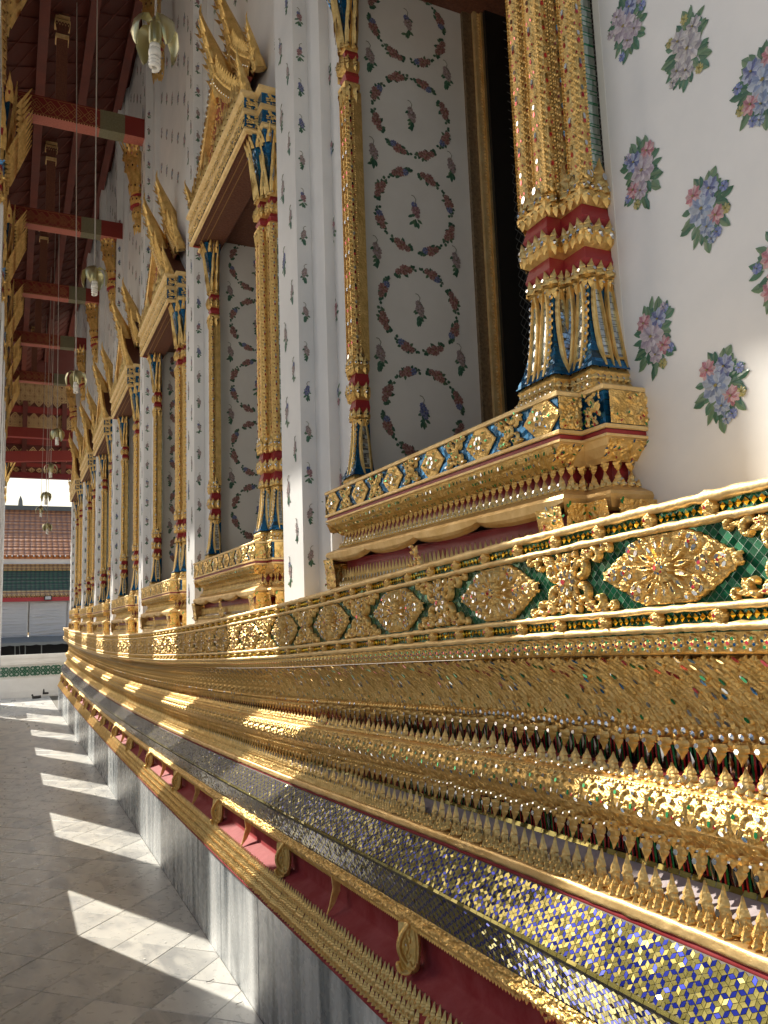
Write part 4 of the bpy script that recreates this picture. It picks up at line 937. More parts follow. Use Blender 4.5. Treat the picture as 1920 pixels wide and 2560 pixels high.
    # rows of little leaves
    def rowp(name, e, pitch, unit, z, mats):
        pts = [p for p in along(ofp(e), pitch)]
        if near:
            me = newmesh(name, unit[0], unit[1], mats, unit[2])
            for x, y, a in pts:
                if y < .3 : put(name, me, ped, (x, y, z), (0, 0, a))
            b = MB(); b.inst(unit, [Matrix.Translation((x, y, z)) @ Matrix.Rotation(a, 4, 'Z') for x, y, a in pts if y >= .3]); b.make(name+'_row', mats, ped, stuff=True)
        else:
            b = MB(); b.inst(unit, [Matrix.Translation((x, y, z)) @ Matrix.Rotation(a, 4, 'Z') for x, y, a in pts]); b.make(name+'_row', mats, ped, stuff=True)
    rowp('hanging_sill_leaf', -.050, .030, leaf(.026, .024, .010, down=True), -.150, ['goldf', 'mirror'])
    rowp('upright_sill_leaf', -.048, .030, leaf(.026, .030, .012), -.200, ['goldf', 'mirror'])
    rowp('small_sill_leaf', -.036, .020, leaf(.018, .016, .008, serr=False), -.206, ['goldf', 'mirror'])
    rowp('foot_leaf', -.040, .024, leaf(.023, .058, .011), -.338, ['goldf', 'mirror'])
    rowp('small_foot_leaf', -.014, .022, leaf(.019, .020, .009, serr=False), -.348, ['goldf', 'mirror'])
    # piers
    for sd in (-1, 1):
        pc = make_pier(sd, near); rods, rm, zt = pc.pop('rods'); cm = MB(); first = None
        for nm in ('column_shaft', 'column_foot', 'column_bell', 'column_collar', 'column_capital'):
            o = pc[nm].make(nm, LG, root, loc=loc0)
            if nm == 'column_shaft': first = o
        nseg = int((zt-.485)/.15)
        for kx, (x, y) in enumerate(rods):
            for s in range(nseg+1):
                z = .485+s*(zt-.485)/(nseg+1)
                if True:
                    put('shaft_carving', rm, first, (x-.0125 if sd < 0 else x-.008, y, z)); put('shaft_carving', rm, first, (x, y-(.022 if kx in (0, 3) else .026)*(1 if sd < 0 else .62), z), (0, 0, PI/2))
                    if near: o = put('shaft_carving', rm, first, (x, y+(.019 if sd < 0 else .014), z), (0, 0, -PI/2))
    # jambs, head and grille
    for sd, nm in ((1, 'far'), (-1, 'near')):
        J = mk('jamb_panel', *MB().box(XW-.001, 1.72, sd*.69 if sd > 0 else -.71, .71 if sd > 0 else sd*.69, -.02, OPH).data()[:2], 'cream', root, loc=loc0)
        rz = PI/2 if sd > 0 else -PI/2
        if sd > 0:
            z0 = 2.30-zr(1.99)
            for i in range(5):
                zc = z0+.42*i
                for q in range(8): a = q*PI/4+PI/8; o = put('garland', GA[(q*3+i) % 4], J, (1.455, .69, zc), (a, 0, 0)); o.rotation_mode = 'XYZ'; o.matrix_local = Matrix.Translation((1.455, .69, zc)) @ Matrix.Rotation(rz, 4, 'Z') @ Matrix.Rotation(a, 4, 'X')
                put('ceramic_sprig', SY[i % 6], J, (1.455, .69, zc), (0, 0, rz))
                for x_, dz_ in ((1.275, .215), (1.635, .235)): put('ceramic_sprig', SY[(i*2+1) % 6], J, (x_, .69, zc+dz_), (0, 0, rz))
        fr = MB(); fr.box(1.72, 1.765, *( (.672, .71) if sd > 0 else (-.71, -.672)), -.0, OPH, 0); fr.box(1.765, 1.780, *((.655, .71) if sd > 0 else (-.71, -.655)), 0, OPH, 1)
        fr.box(1.780, 1.797, *((.662, .71) if sd > 0 else (-.71, -.662)), 0, OPH, 1); fr.box(1.797, 1.808, *((.648, .71) if sd > 0 else (-.71, -.648)), 0, OPH, 2); fr.box(1.808, 1.93, *((.630, .71) if sd > 0 else (-.71, -.630)), 0, OPH, 3)
        bm = [Matrix.Translation((0, 0, z)) for z in np.arange(.01, OPH, .016)]
        y_ = .661*sd; bd_ = [(1.780, y_, 0), (1.797, y_, 0), (1.797, y_, .011), (1.780, y_, .011), (1.7885, y_-sd*.006, .0055)]
        fr.inst((np.array(bd_), [(0, 1, 4), (1, 2, 4), (2, 3, 4), (3, 0, 4)], [1]*4), bm)
        fr.make('inner_frame', ['broc', 'goldp', 'goldsm', 'dark'], root, loc=loc0)
    hd = MB(); hd.box(1.16, 1.95, -.70, .70, OPH-.012, OPH, 0); hd.box(1.17, 1.21, -.70, .70, OPH-.03, OPH-.012, 1); hd.make('opening_head', ['brown', 'red'], root, loc=loc0)
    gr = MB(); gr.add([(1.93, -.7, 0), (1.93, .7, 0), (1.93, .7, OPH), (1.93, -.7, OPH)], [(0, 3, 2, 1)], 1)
    for i in range(-62, 34):
        for s_ in (1, -1):
            y0 = -.65+(i+31)*.042-0.0; pts = []
            a = (y0, 0.); bpt = (y0+s_*OPH, OPH)
            # clip to the opening
            lo, hi = 0, 1
            if s_ > 0: lo = max(0, (-.64-y0)/OPH); hi = min(1, (.64-y0)/OPH)
            else: lo = max(0, (y0-.64)/OPH); hi = min(1, (y0+.64)/OPH)
            if hi-lo < .02: continue
            ya, yb = y0+s_*OPH*lo, y0+s_*OPH*hi; za, zb = OPH*lo, OPH*hi
            gr.add([(1.90, ya, za-.0024), (1.90, ya, za+.0024), (1.90, yb, zb+.0024), (1.90, yb, zb-.0024)], [(0, 1, 2, 3)], 0)
    for s_ in (-1,):
        for i in range(0, 62):
            pass
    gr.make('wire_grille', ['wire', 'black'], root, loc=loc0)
    # entablature with brown soffit
    oe = lambda e: outl(e, 1.02, .66, 1.09, .73)
    en = MB(); o = oe(0); en.add([(x, y, 2.075) for x, y in o], [tuple(range(len(o)))], 1)
    o2 = oe(.02); 
    plan_extr(en, [(-.004, 2.06), (.010, 2.066), (.016, 2.078), (.012, 2.09)], oe, 2); plan_extr(en, [(.010, 2.088), (.010, 2.16)], oe, 3); plan_extr(en, [(.010, 2.158), (.022, 2.165), (.020, 2.185), (.014, 2.19)], oe, 2)
    plan_extr(en, [(.012, 2.188), (.012, 2.25)], oe, 3); plan_extr(en, [(.012, 2.248), (.030, 2.26), (.032, 2.275), (.0, 2.28)], oe, 2); o = oe(0); en.add([(x, y, 2.279) for x, y in o], [tuple(range(len(o)))], 2)
    plan_extr(en, [(-.012, 2.068), (-.004, 2.06)], oe, 4)
    for i in range(2): en.box(1.06+.035*i, 1.064+.035*i, -.62, .62, 2.070, 2.0755, 5)
    en = en.make('entablature', ['goldf', 'brown', 'goldp', 'bgrid', 'red', 'gline'], root, loc=loc0)
    for zc, hh in ((2.092, .064), (2.192, .054)):
        R = panel_relief(1.36, hh, .003, 50+int(zc*10), 620, (1, 3, 3)); put('fascia_carving', R.mesh([(1.0085, zc), (1.0085, zc+hh)], 0, GM_, 'fascia_carving', cut=.0021), en)
        for sd in (-1, 1):
            for (xc, uc, w) in ((1.052, .67, .07), (1.15, .74, .10)): R = panel_relief(w, hh, .003, 55, 40, (1, 3)); put('fascia_end_carving', R.mesh([(-.0025, zc), (-.0025, zc+hh)], 0, GM_, 'fascia_end_carving', cut=.0021), en, (xc, sd*(uc+.0), 0), (0, 0, -sd*PI/2))
    # pediment: two tiers of concave gables
    def gable(X, hw, z0, z1, d, nm):
        g = MB(); n = 9; pf = []
        for i in range(n): t = i/(n-1); pf.append((hw*(1-t)**1.25*(1)+0.0, z0+(z1-z0)*t))
        V = [];
        for s_ in (1, -1):
            for (u, z) in pf: V += [(X+.03, s_*u, z), (XW+.02, s_*u, z), (XW+.02, s_*(u-.03), z-.02), (X+.03, s_*(u-.03), z-.02)]
        F = []
        for s_ in (0, 1):
            for i in range(n-1):
                a = (s_*n+i)*4; b_ = a+4; F += [(a, a+1, b_+1, b_), (a+2, a+3, b_+3, b_+2), (a+3, a, b_, b_+3)]
        g.add(V, F, 0)
        # red tympanum
        V = [(X+.03, s_*u, z) for s_ in (1,) for (u, z) in pf]+[(X+.03, -u, z) for (u, z) in pf[::-1]]; g.add(V, [tuple(range(len(V)))], 1)
        o = g.make(nm, ['brown', 'red', 'goldf'], root, loc=loc0)
        # bargeboards with flames
        for s_ in (1, -1):
            bb = MB(); V = []; F = []
            for i, (u, z) in enumerate(pf):
                t = i/(n-1); w = .050*(1-.35*t); V += [(X+.035, s_*(u+.012), z+.012), (X-.012, s_*(u+.012), z+.012), (X-.016, s_*(u-w*.5), z-w*.5), (X-.012, s_*(u-w), z-w), (X+.035, s_*(u-w), z-w)]
            for i in range(n-1):
                for j in range(4): a = i*5+j; F.append((a, a+1, a+6, a+5))
            bb.add(V, F, 0)
            for i in range(26):
                t = (i+.5)/26; q = t*(n-1); j = int(q); f = q-j; u = pf[j][0]*(1-f)+pf[j+1][0]*f; z = pf[j][1]*(1-f)+pf[j+1][1]*f; du = pf[j+1][0]-pf[j][0]; dz = pf[j+1][1]-pf[j][1]
                a = math.atan2(du, dz)
                bb.inst(leaf(.026, .06+.02*(i % 2), .018, serr=True), [Matrix.Translation((X-.002, s_*(u+.008), z+.008)) @ Matrix.Rotation(-s_*(-a+.0)-s_*(.35) if False else s_*(-.75), 4, 'X') if s_ > 0 else Matrix.Translation((X-.002, s_*(u+.008), z+.008)) @ Matrix.Rotation(.75, 4, 'X')])
                if i % 2: bb.inst(bead(.009), [Matrix.Translation((X-.014, s_*(u-.018), z-.018))])
            bb.make('bargeboard', ['goldf', 'mirror'], o)
        R = panel_relief(hw*1.35, (z1-z0)*.86, .003, 60, int(900*hw), (1, 3, 0), tri=True, base=0); o3 = put('tympanum_carving', R.mesh([(X+.022, z0), (X+.022, z0+(z1-z0)*.86)], 0, GM_, 'tympanum_carving', cut=8e-4), o)
        return o
    g1 = gable(1.02, .62, 2.28, 2.86, .1, 'front_gable'); g2 = gable(1.12, .46, 2.62, 3.06, .1, 'rear_gable')
    def horn(par, x, u, z, S, su=0, nm='gable_horn'):
        """curved finial sweeping up and outward"""
        C = [(.05, 0, -.10), (.02, 0, 0), (-.01, 0, .10), (-.045, 0, .20), (-.075, 0, .29), (-.105, 0, .37), (-.115, 0, .42), (-.108, 0, .47)]; Rr = [.085, .080, .066, .046, .027, .015, .008, .002]
        b = MB(); b.tube([(x+c[0]*S, u+su*(.20*max(0, c[2])*S), z+c[2]*S) for c in C], [r*S for r in Rr], 7, sq=.75)
        for i, c in enumerate(C[:5]):
            for k_ in range(4):
                aa = 0; b.inst(leaf(.045*S*(1-i*.12), .075*S, .02*S, lean=-.55), [Matrix.Translation((x+c[0]*S-Rr[i]*S*.55, u+su*(.20*max(0, c[2])*S)+(k_-1.5)*.022*S, z+c[2]*S-.02)) @ Matrix.Rotation((k_-1.5)*-.42, 4, 'X')])
        b.tube([(x-.075*S, u+su*.055*S, z+.285*S), (x-.115*S, u+su*.05*S, z+.265*S), (x-.125*S, u+su*.05*S, z+.295*S)], [.012*S, .009*S, .003*S], 5)
        b.make(nm, ['goldf', 'mirror'], par)
    horn(g1, 1.05, 0, 2.80, 1.0); horn(g2, 1.15, 0, 3.02, 1.0)
    for s_ in (-1, 1): horn(g1, 1.03, s_*.62, 2.30, .48, s_, 'naga_finial'); horn(g2, 1.13, s_*.46, 2.64, .5, s_, 'naga_finial')
    for s_ in (-1, 1):
        b = MB(); pts = along([(1.0, s_*.60), (1.0, s_*.08)], .05)
        for i, (x, y, a) in enumerate(pts): b.inst(leaf(.045, .10+.03*(i % 3), .02), [Matrix.Translation((1.0, y, 2.278))])
        b.make('crest_leaves', ['goldf', 'mirror'], g1)
    return root
def place(w, k):
    w.location = (XO, WINC[k], zr(WINC[k]))
WL = ['nearest gilded temple window, its jewelled column standing close beside the white flowered wall',
 'second gilded temple window from the viewer, its pediment horns reaching the top of the photo',
 'third gilded temple window along the wall, behind the nearest full height pilaster pair',
 'fourth gilded temple window along the white wall, midway down the gallery',
 'fifth gilded temple window along the white wall, small in the distance',
 'sixth gilded temple window, last but one before the far end of the wall',
 'farthest gilded temple window, beside the white sky at the end of the wall']
w1 = make_window(True); place(w1, 0); proto = make_window(False); place(proto, 1); ws = [w1, proto]
for k in range(2, 7): w = copy_tree(proto); place(w, k); ws.append(w)
for w, l in zip(ws, WL): tag(w, l, 'window', 'gilded windows along the temple wall')

# ================================================================== GALLERY: columns, balustrade, roof
COLY = [2.45, 4.96, 7.11, 9.36, 11.48, 13.60, 15.78, 18.61]; CW = .56
def make_column(short=False):
    root = bpy.data.objects.new('gallery_column', None); COL.objects.link(root)
    zt = 4.35 if short else 5.15; top = 5.35 if short else 6.25
    b = MB(); b.box(-.19, .19, 0, CW, -.01, zt); b.box(-.165, .165, .025, CW-.025, zt, top); b.box(-.21, .21, -.02, CW+.02, -.005, .12)
    sh = b.make('shaft', ['white'], root)
    for i in range(12 if short else 14):
        z = .45+i*.33
        for dy in (.14, .40): put('ceramic_sprig', SY[(i+int(dy*10)) % 6], sh, (.19, dy, z+(.16 if dy > .3 else 0)), (0, 0, PI))
        for dx in (-.1, .09): put('ceramic_sprig', SY[(i*3) % 6], sh, (dx, 0, z+(.16 if dx > 0 else 0)), (0, 0, PI/2))
    o = lambda e: [(.165+e, -.0-e), (-.165-e, -.0-e), (-.165-e, CW+e), (.165+e, CW+e), (.165+e, -.0-e)]
    c = MB(); plan_extr(c, [(.02, zt), (.03, zt+.03), (.0, zt+.06)], o, 0); plan_extr(c, [(.0, zt+.06), (.012, zt+.12), (.0, zt+.18)], o, 1); plan_extr(c, [(.0, zt+.18), (.03, zt+.21), (.0, zt+.25)], o, 0); plan_extr(c, [(0, zt+.25), (.012, zt+.29), (0, zt+.34)], o, 1)
    plan_extr(c, [(.0, zt+.34), (.03, zt+.37), (.0, zt+.40), (.02, zt+.55), (.06, top-.12)], o, 2)
    tl_ = leaf(.055, .09, .03, lean=-.2)
    for z in (zt+.02, zt+.20): ring(c, o(.02), .055, tl_, z); ring(c, o(.02), .055, leaf(.05, .06, .02, down=True), z)
    c.m = [m if m != 1 or True else 0 for m in c.m]
    ring(c, o(.02), .08, leaf(.075, top-zt-.30, .035, lean=-.10), zt+.36); ring(c, o(.04), .08, leaf(.075, (top-zt)*.42, .03, lean=-.42), zt+.45); ring(c, o(.10), .10, leaf(.07, .22, .03, lean=-.55), top-.24)
    c.make('leaf_capital', ['goldf', 'red', 'gblue'], root)
    return root
CG = 'white gallery columns with gilded leaf capitals'
CL = ['gallery column beside the viewer, outside the left edge of the photo', 'second gallery column left of the nearest sunlit patch of floor, out of view, widened for its shadow', 'gallery column whose gilded capital meets the highest red beam at the left edge',
      'gallery column whose gilded capital meets the second red beam at the left edge', 'gallery column whose capital meets the third red beam', 'gallery column whose capital meets the fourth red beam', 'gallery column just before the farthest one on the left', 'farthest white flowered gallery column, standing at the left edge before the balustrade']
c0 = make_column(); c1 = make_column(True)
for k, y in enumerate(COLY):
    c = c1 if k == 7 else (c0 if k == 0 else copy_tree(c0)); c.location = (-.32, y, 0)
    if k == 1: c.location.y = 4.62; c.scale = (1, 1.60, 1)      # unseen column stretched lengthwise so that it casts a broader shadow
    tag(c, CL[k], 'column', CG)
def grille_tile():
    b = MB(); 
    for cx in (-.055, .055):
        for cz in (-.055, .055):
            n = 14
            for i in range(n):
                a0, a1 = 2*PI*i/n, 2*PI*(i+1)/n; V = []
                for a in (a0, a1):
                    for r, y in ((.026, 0), (.056, 0), (.056, .03), (.026, .03)): V.append((cx+r*math.cos(a), y, cz+r*math.sin(a)))
                b.add(V, [(0, 1, 5, 4), (1, 2, 6, 5), (3, 0, 4, 7)])
    b.box(-.022, .022, .001, .029, -.022, .022); b.box(-.112, -.096, .001, .029, -.02, .02); b.box(.096, .112, .001, .029, -.02, .02); b.box(-.014, .014, .001, .029, .07, .112); b.box(-.014, .014, .001, .029, -.112, -.07)
    return b.mesh('green_grille_tile', ['gcer'])
GT = grille_tile()
def balustrade(x0, L, label, loc, rz, group=None):
    t = thing('balustrade', label, 'balustrade', loc, group); t.rotation_euler = (0, 0, rz)
    b = MB(); b.box(0, L, .02, .10, -.01, .44); b.box(0, L, .02, .10, .76, .90); b.box(0, L, .085, .10, .44, .76); b.box(0, L, -.01, .13, .90, .985); b.box(0, L, -.005, .125, -.01, .13); b.box(0, L, .008, .11, .80, .83)
    b.box(0, .14, .012, .11, .44, .76); b.box(L-.14, L, .012, .11, .44, .76); o = b.make('parapet', ['cream'], t)
    n = int((L-.30)/.226); s = (L-.30)/max(1, n)
    for i in range(n): put('green_grille_tile', GT, t, (.15+s*(i+.5), .045, .60))
    return t
balustrade(0, 4.6, 'cream balustrade with a green ceramic grille closing the far end of the gallery', (-2.6, 20.80, 0), 0)
BG = 'low balustrades between the gallery columns'
for k, (a, b_) in enumerate(zip([0.2]+[y+CW for y in COLY[:-1]], COLY)):
    if k == 1: b_ = 4.62
    if k == 7: a = 17.05
    balustrade(0, b_-a, ['low parapet outside the left edge beside the viewer', 'low parapet between the two nearest gallery columns', 'low parapet before the column of the highest beam', 'low parapet before the column of the second beam', 'low parapet before the column of the third beam', 'low parapet before the column of the fourth beam', 'low parapet before the last gallery column but one', 'short low parapet beside the farthest gallery column'][k], (-.25, a, 0), PI/2, BG)
# roof over the gallery
roof = thing('gallery_ceiling', 'dark red boarded lean-to ceiling with lattice panels above the red beams', 'ceiling', (0, 8, 6.7))
def rz_(x): return 8.25-(1.22-x)*.93
b = MB(); V = []
for x in (1.9, -1.24): V += [(x, -3-8, rz_(x)-6.7), (x, 20-8, rz_(x)-6.7), (x, -3-8, rz_(x)-6.7+.12), (x, 20-8, rz_(x)-6.7+.12)]
b.add(V, [(0, 1, 5, 4), (2, 6, 7, 3), (0, 4, 6, 2), (1, 3, 7, 5), (4, 5, 7, 6)]); b.make('ceiling_boards', ['wood'], roof)
for x in (1.08, .62, .16, -.30, -.86):
    b = MB(); b.box(x-.045, x+.045, -11, 12, rz_(x)-6.7-.13, rz_(x)-6.7-.005); b.make('purlin', ['wood2'], roof)
b = MB()
for y in np.arange(-11, 12, .36):
    for xa, xb in ((1.03, .67), (.57, .21), (.11, -.25), (-.35, -.82)):
        for s_ in (0, 1):
            y0, y1 = (y, y+.36) if s_ else (y+.36, y); b.tube([(xa, y0, rz_(xa)-6.7-.012), (xb, y1, rz_(xb)-6.7-.012)], .006, 4, 0, False)
b.make('lattice_battens', ['wood2'], roof, stuff=True)
# cross beams
def beam_mesh(L=1.62):
    b = MB(); x1 = .0; h = .20; d = .15
    segs = [(-L, -.50, 0, 1), (-.50, -.27, 2, 2), (-.27, 0, 0, 1)]
    for a, c, m, mu in segs:
        V = [(a, 0, 0), (c, 0, 0), (c, 0, h), (a, 0, h), (a, d, 0), (c, d, 0), (c, d, h), (a, d, h)]
        b.add(V, [(0, 1, 2, 3), (3, 2, 6, 7), (7, 6, 5, 4)], m); b.add(V, [(0, 4, 5, 1)], mu); b.add(V, [(0, 3, 7, 4), (1, 5, 6, 2)], m)
    return b
bmsh = beam_mesh().mesh('timber', ['beamr', 'bempink', 'beamg'])
b = MB()
def strip(p, q, w=.005, y=-.0018): 
    (x0, z0), (x1, z1) = p, q; L = math.hypot(x1-x0, z1-z0); nx, nz = -(z1-z0)/L*w/2, (x1-x0)/L*w/2
    b.add([(x0-nx, y, z0-nz), (x1-nx, y, z1-nz), (x1+nx, y, z1+nz), (x0+nx, y, z0+nz)], [(0, 1, 2, 3)], 0)
x = -1.60
while x < -.62:
    for k in (1., .55): cx, cz = x+.06, .10; r = .055*k; P = [(cx-r*1.1, cz), (cx, cz+r*1.2), (cx+r*1.1, cz), (cx, cz-r*1.2)]; [strip(P[i], P[(i+1) % 4]) for i in range(4)]
    strip((x, .02), (x+.06, .10)); strip((x+.12, .02), (x+.06, .10)); strip((x, .18), (x+.06, .10)); x += .12
strip((-1.62, .018), (-.5, .018), .004); strip((-1.62, .185), (-.5, .185), .004)
stn = b.mesh('stencilled_pattern', ['gline'])
dots = MB()
for i in range(46): dots.inst((np.array(bead(.0055)[0]), bead(.0055)[1], [0]*12), [Matrix.Translation((-1.60+.024*i*1.0, .0, .006)) @ Matrix.Rotation(PI/2, 4, 'Z')])
dtm = dots.mesh('gilded_dots', ['goldp'])
BL = ['highest red stencilled beam with an olive band, crossing from the gilded capital to the wall', 'second red stencilled beam from the top', 'third red stencilled beam from the top, behind the hanging lamp', 'fourth red stencilled beam from the top', 'fifth red stencilled beam, lower left of the gilded lattice screen', 'red stencilled beam nearest the viewer, above the photo', 'red stencilled beam overhead, above the photo']
BY = [7.50, 9.70, 11.85, 14.0, 16.2, 5.30, 3.1]
postm = MB(); postm.box(-.05, .05, .03, .12, .20, 1.14, 0); postm.box(-.07, .07, .01, .14, 1.02, 1.05, 1); postm.box(-.065, .065, .015, .135, 1.07, 1.10, 1); postm.box(-.06, .06, .015, .135, .86, .90, 1)
for i in range(5): postm.inst(leaf(.026, .09, .01, down=True), [Matrix.Translation((-.052+.026*i, .0, 1.01)) @ Matrix.Rotation(PI/2, 4, 'Z')], 1)
postm.m = [min(1, m) for m in postm.m]
pmh = postm.mesh('king_post', ['brown', 'goldp'])
bem = None
for k, y in enumerate(BY):
    if bem is None:
        bem = bpy.data.objects.new('cross_beam', None); COL.objects.link(bem); put('timber', bmsh, bem); put('stencilled_pattern', stn, bem); put('gilded_dots', dtm, bem); put('king_post', pmh, bem, (-.85, 0, 0)); o = bem
    else: o = copy_tree(bem)
    o.location = (1.175, y, 6.27); tag(o, BL[k], 'beam', 'red painted cross beams')
# gilded brackets under the beam ends
def bracket():
    b = MB(); C = [(0, 0, 0), (-.02, 0, -.10), (-.01, 0, -.22), (.015, 0, -.36), (.03, 0, -.50), (.045, 0, -.64), (.05, 0, -.78), (.055, 0, -.86)]; R_ = [.075, .085, .075, .062, .060, .055, .045, .01]
    b.tube(C, R_, 8, sq=.7)
    for i, (x, y, z) in enumerate(C[:-1]):
        for k in range(5): a = -1.2+.6*k; b.inst(leaf(.05, .10, .02, down=(i > 2)), [Matrix.Translation((x, y, z-.02)) @ Matrix.Rotation(a*.9+.8, 4, 'Z') @ Matrix.Translation((-R_[i]*.95, 0, 0))])
    for z in (-.40, -.50, -.60): b.tube([(.02+.0*z, 0, z+.012), (.03, 0, z-.012)], .068, 10, 2)
    for z in (-.45, -.55): b.tube([(.03, 0, z+.006), (.035, 0, z-.006)], .074, 10, 0)
    for k in range(5): a = -1+.5*k; b.inst(leaf(.05, .16, .02, lean=-.5), [Matrix.Translation((-.01, 0, -.08)) @ Matrix.Rotation(a+.8, 4, 'Z') @ Matrix.Translation((-.06, 0, 0))])
    return b.mesh('wall_bracket', ['goldf', 'mirror', 'red'])
bk = bracket()
KL = ['gilded hanging wall bracket behind the nearest lamp', 'gilded wall bracket below the highest red beam', 'gilded wall bracket below the second red beam', 'gilded wall bracket below the third red beam', 'gilded wall bracket below the fourth red beam', 'gilded wall bracket high up at the top of the photo']
for k, y in enumerate([6.0, 7.75, 9.85, 12.0, 14.1, 16.4]):
    o = put('wall_bracket', bk, None, (1.03, y, 6.27) if k else (1.02, 6.55, 7.1)); tag(o, KL[k], 'bracket', 'gilded brackets under the beam ends')
# hanging lamps
def lampparts():
    c = MB(); c.tube([(0, 0, .10), (0, 0, 4.2)], .0045, 6); h = MB(); h.tube([(0, 0, .105), (0, 0, .085), (0, 0, .05), (0, 0, .0), (0, 0, -.015)], [.008, .020, .026, .024, .020], 10)
    p = MB(); V = []; F = []
    for t, w, r, z in ((0, .3, .018, .075), (.2, .7, .045, .085), (.45, 1, .075, .06), (.7, .85, .088, .01), (.9, .45, .082, -.035), (1, .05, .076, -.055)):
        for q in (-1, -.5, 0, .5, 1): V.append((-r-(0 if abs(q) == 1 else .006), q*.036*w, z))
    for i in range(5):
        for j in range(4): F.append((i*5+j, i*5+j+1, i*5+j+6, i*5+j+5))
    p.add(V, F); b = MB(); b.tube([(0, 0, -.015), (0, 0, -.03)], .021, 10)
    b.tube([(0, 0, -.03), (0, 0, -.04), (0, 0, -.06), (0, 0, -.066)], [.018, .024, .024, .017], 12)
    pts = []; 
    for i in range(30): a = i*.72; pts.append((.016*math.cos(a), .016*math.sin(a), -.066-.0016*i))
    b.tube(pts, .0085, 6)
    return c.mesh('cord', ['cord']), h.mesh('lamp_holder', ['lampm'], True), p.mesh('brass_leaf', ['lampm'], True), b.mesh('spiral_bulb', ['bulb'], True)
lc, lh, lp, lb = lampparts()
LL = ['nearest hanging lamp, its white spiral bulb at the top of the photo', 'second hanging lamp, level with the third red beam', 'third hanging lamp, in front of the fourth red beam', 'fourth hanging lamp, before the gilded lattice screen', 'fifth hanging lamp, just above the bright opening', 'sixth hanging lamp, pale against the white sky', 'seventh hanging lamp, before the grey roof ridge', 'lowest hanging lamp, before the brown tiled roof']
for k, (px, y, z) in enumerate([(.5, 3.16, 3.99), (.5, 5.79, 4.03), (.5, 7.5, 3.78), (.5, 10.66, 3.98), (.5, 12.29, 3.85), (.5, 13.83, 3.68), (.5, 16.1, 3.78), (.62, 16.2, 3.47)]):
    t = thing('hanging_lamp', LL[k], 'lamp', (px, y, z-.03), 'pendant lamps down the gallery'); t.rotation_euler = (RNG.normal()*.006, RNG.normal()*.006, k*.7)
    t.scale = (1.1, 1.1, 1.1) if k == 0 else (1, 1, 1)
    put('cord', lc, t); put('lamp_holder', lh, t); put('spiral_bulb', lb, t)
    for q in range(4): put('brass_leaf', lp, t, rot=(0, 0, q*PI/2+.4))
# end screen of the gallery
scr = thing('gable_screen', 'dark red timber screen with gilded diamond lattice over the far end opening', 'screen', (.6, 18.9, 4.85))
def S(x0, x1, z0, z1, m, nm, y0=0., y1=.08): b = MB(); b.box(x0-.6, x1-.6, y0, y1, z0-4.85, z1-4.85); return b.make(nm, [m], scr)
S(-.6, 1.9, 4.87, 4.99, 'dred', 'lintel', -.03, .10)
S(-.6, 1.9, 5.12, 5.20, 'beamr', 'rail', -.02, .1); S(-.6, 1.9, 4.99, 9, 'wood', 'backing_boards', .05, .08); S(-.6, 1.9, 5.62, 5.74, 'beamr', 'rail', -.02, .1); S(-.6, 1.9, 6.34, 6.48, 'beamr', 'rail', -.02, .1)
b = MB(); b.box(-1.0, 1.2, -.6, -.45, .30, .52); o = b.make('tie_beam', ['beamr'], scr); o.rotation_euler = (0, -.07, 0)
b = MB(); b.box(-1.0, 1.2, -1.4, -1.25, .62, .82); o = b.make('tie_beam', ['beamr'], scr)
for x in (.17, .98): S(x, x+.10, 4.99, 6.6, 'wood', 'stud', -.04, .06)
lat = MB()
def lz(cx, cz, r, w=.014, rz=1.25):
    for k in (1., .52):
        P = [(cx-r*k, cz), (cx, cz+r*rz*k), (cx+r*k, cz), (cx, cz-r*rz*k)]
        for i in range(4):
            (x0, z0), (x1, z1) = P[i], P[(i+1) % 4]; L = math.hypot(x1-x0, z1-z0); nx, nz = -(z1-z0)/L*w/2, (x1-x0)/L*w/2
            lat.add([(x0-nx-.6, .035, z0-nz-4.85), (x1-nx-.6, .035, z1-nz-4.85), (x1+nx-.6, .035, z1+nz-4.85), (x0+nx-.6, .035, z0+nz-4.85), (x0-nx-.6, .05, z0-nz-4.85), (x1-nx-.6, .05, z1-nz-4.85), (x1+nx-.6, .05, z1+nz-4.85), (x0+nx-.6, .05, z0+nz-4.85)], [(0, 1, 2, 3), (0, 4, 5, 1), (3, 2, 6, 7)])
for za, zb in ((5.24, 5.60), (5.76, 6.32), (6.5, 7.2)):
    r = .095
    for i in range(14):
        for j in range(6):
            cx = -.55+i*.19+(0 if j % 2 else .095); cz = za+.11+j*.125
            if cz+.08 < zb+.02: lz(cx, cz, r*.86, .014)
for i in range(16): lz(-.55+i*.155, 5.055, .06, .010, .9)
lat.make('gilded_lattice', ['goldp'], scr)
lz = None

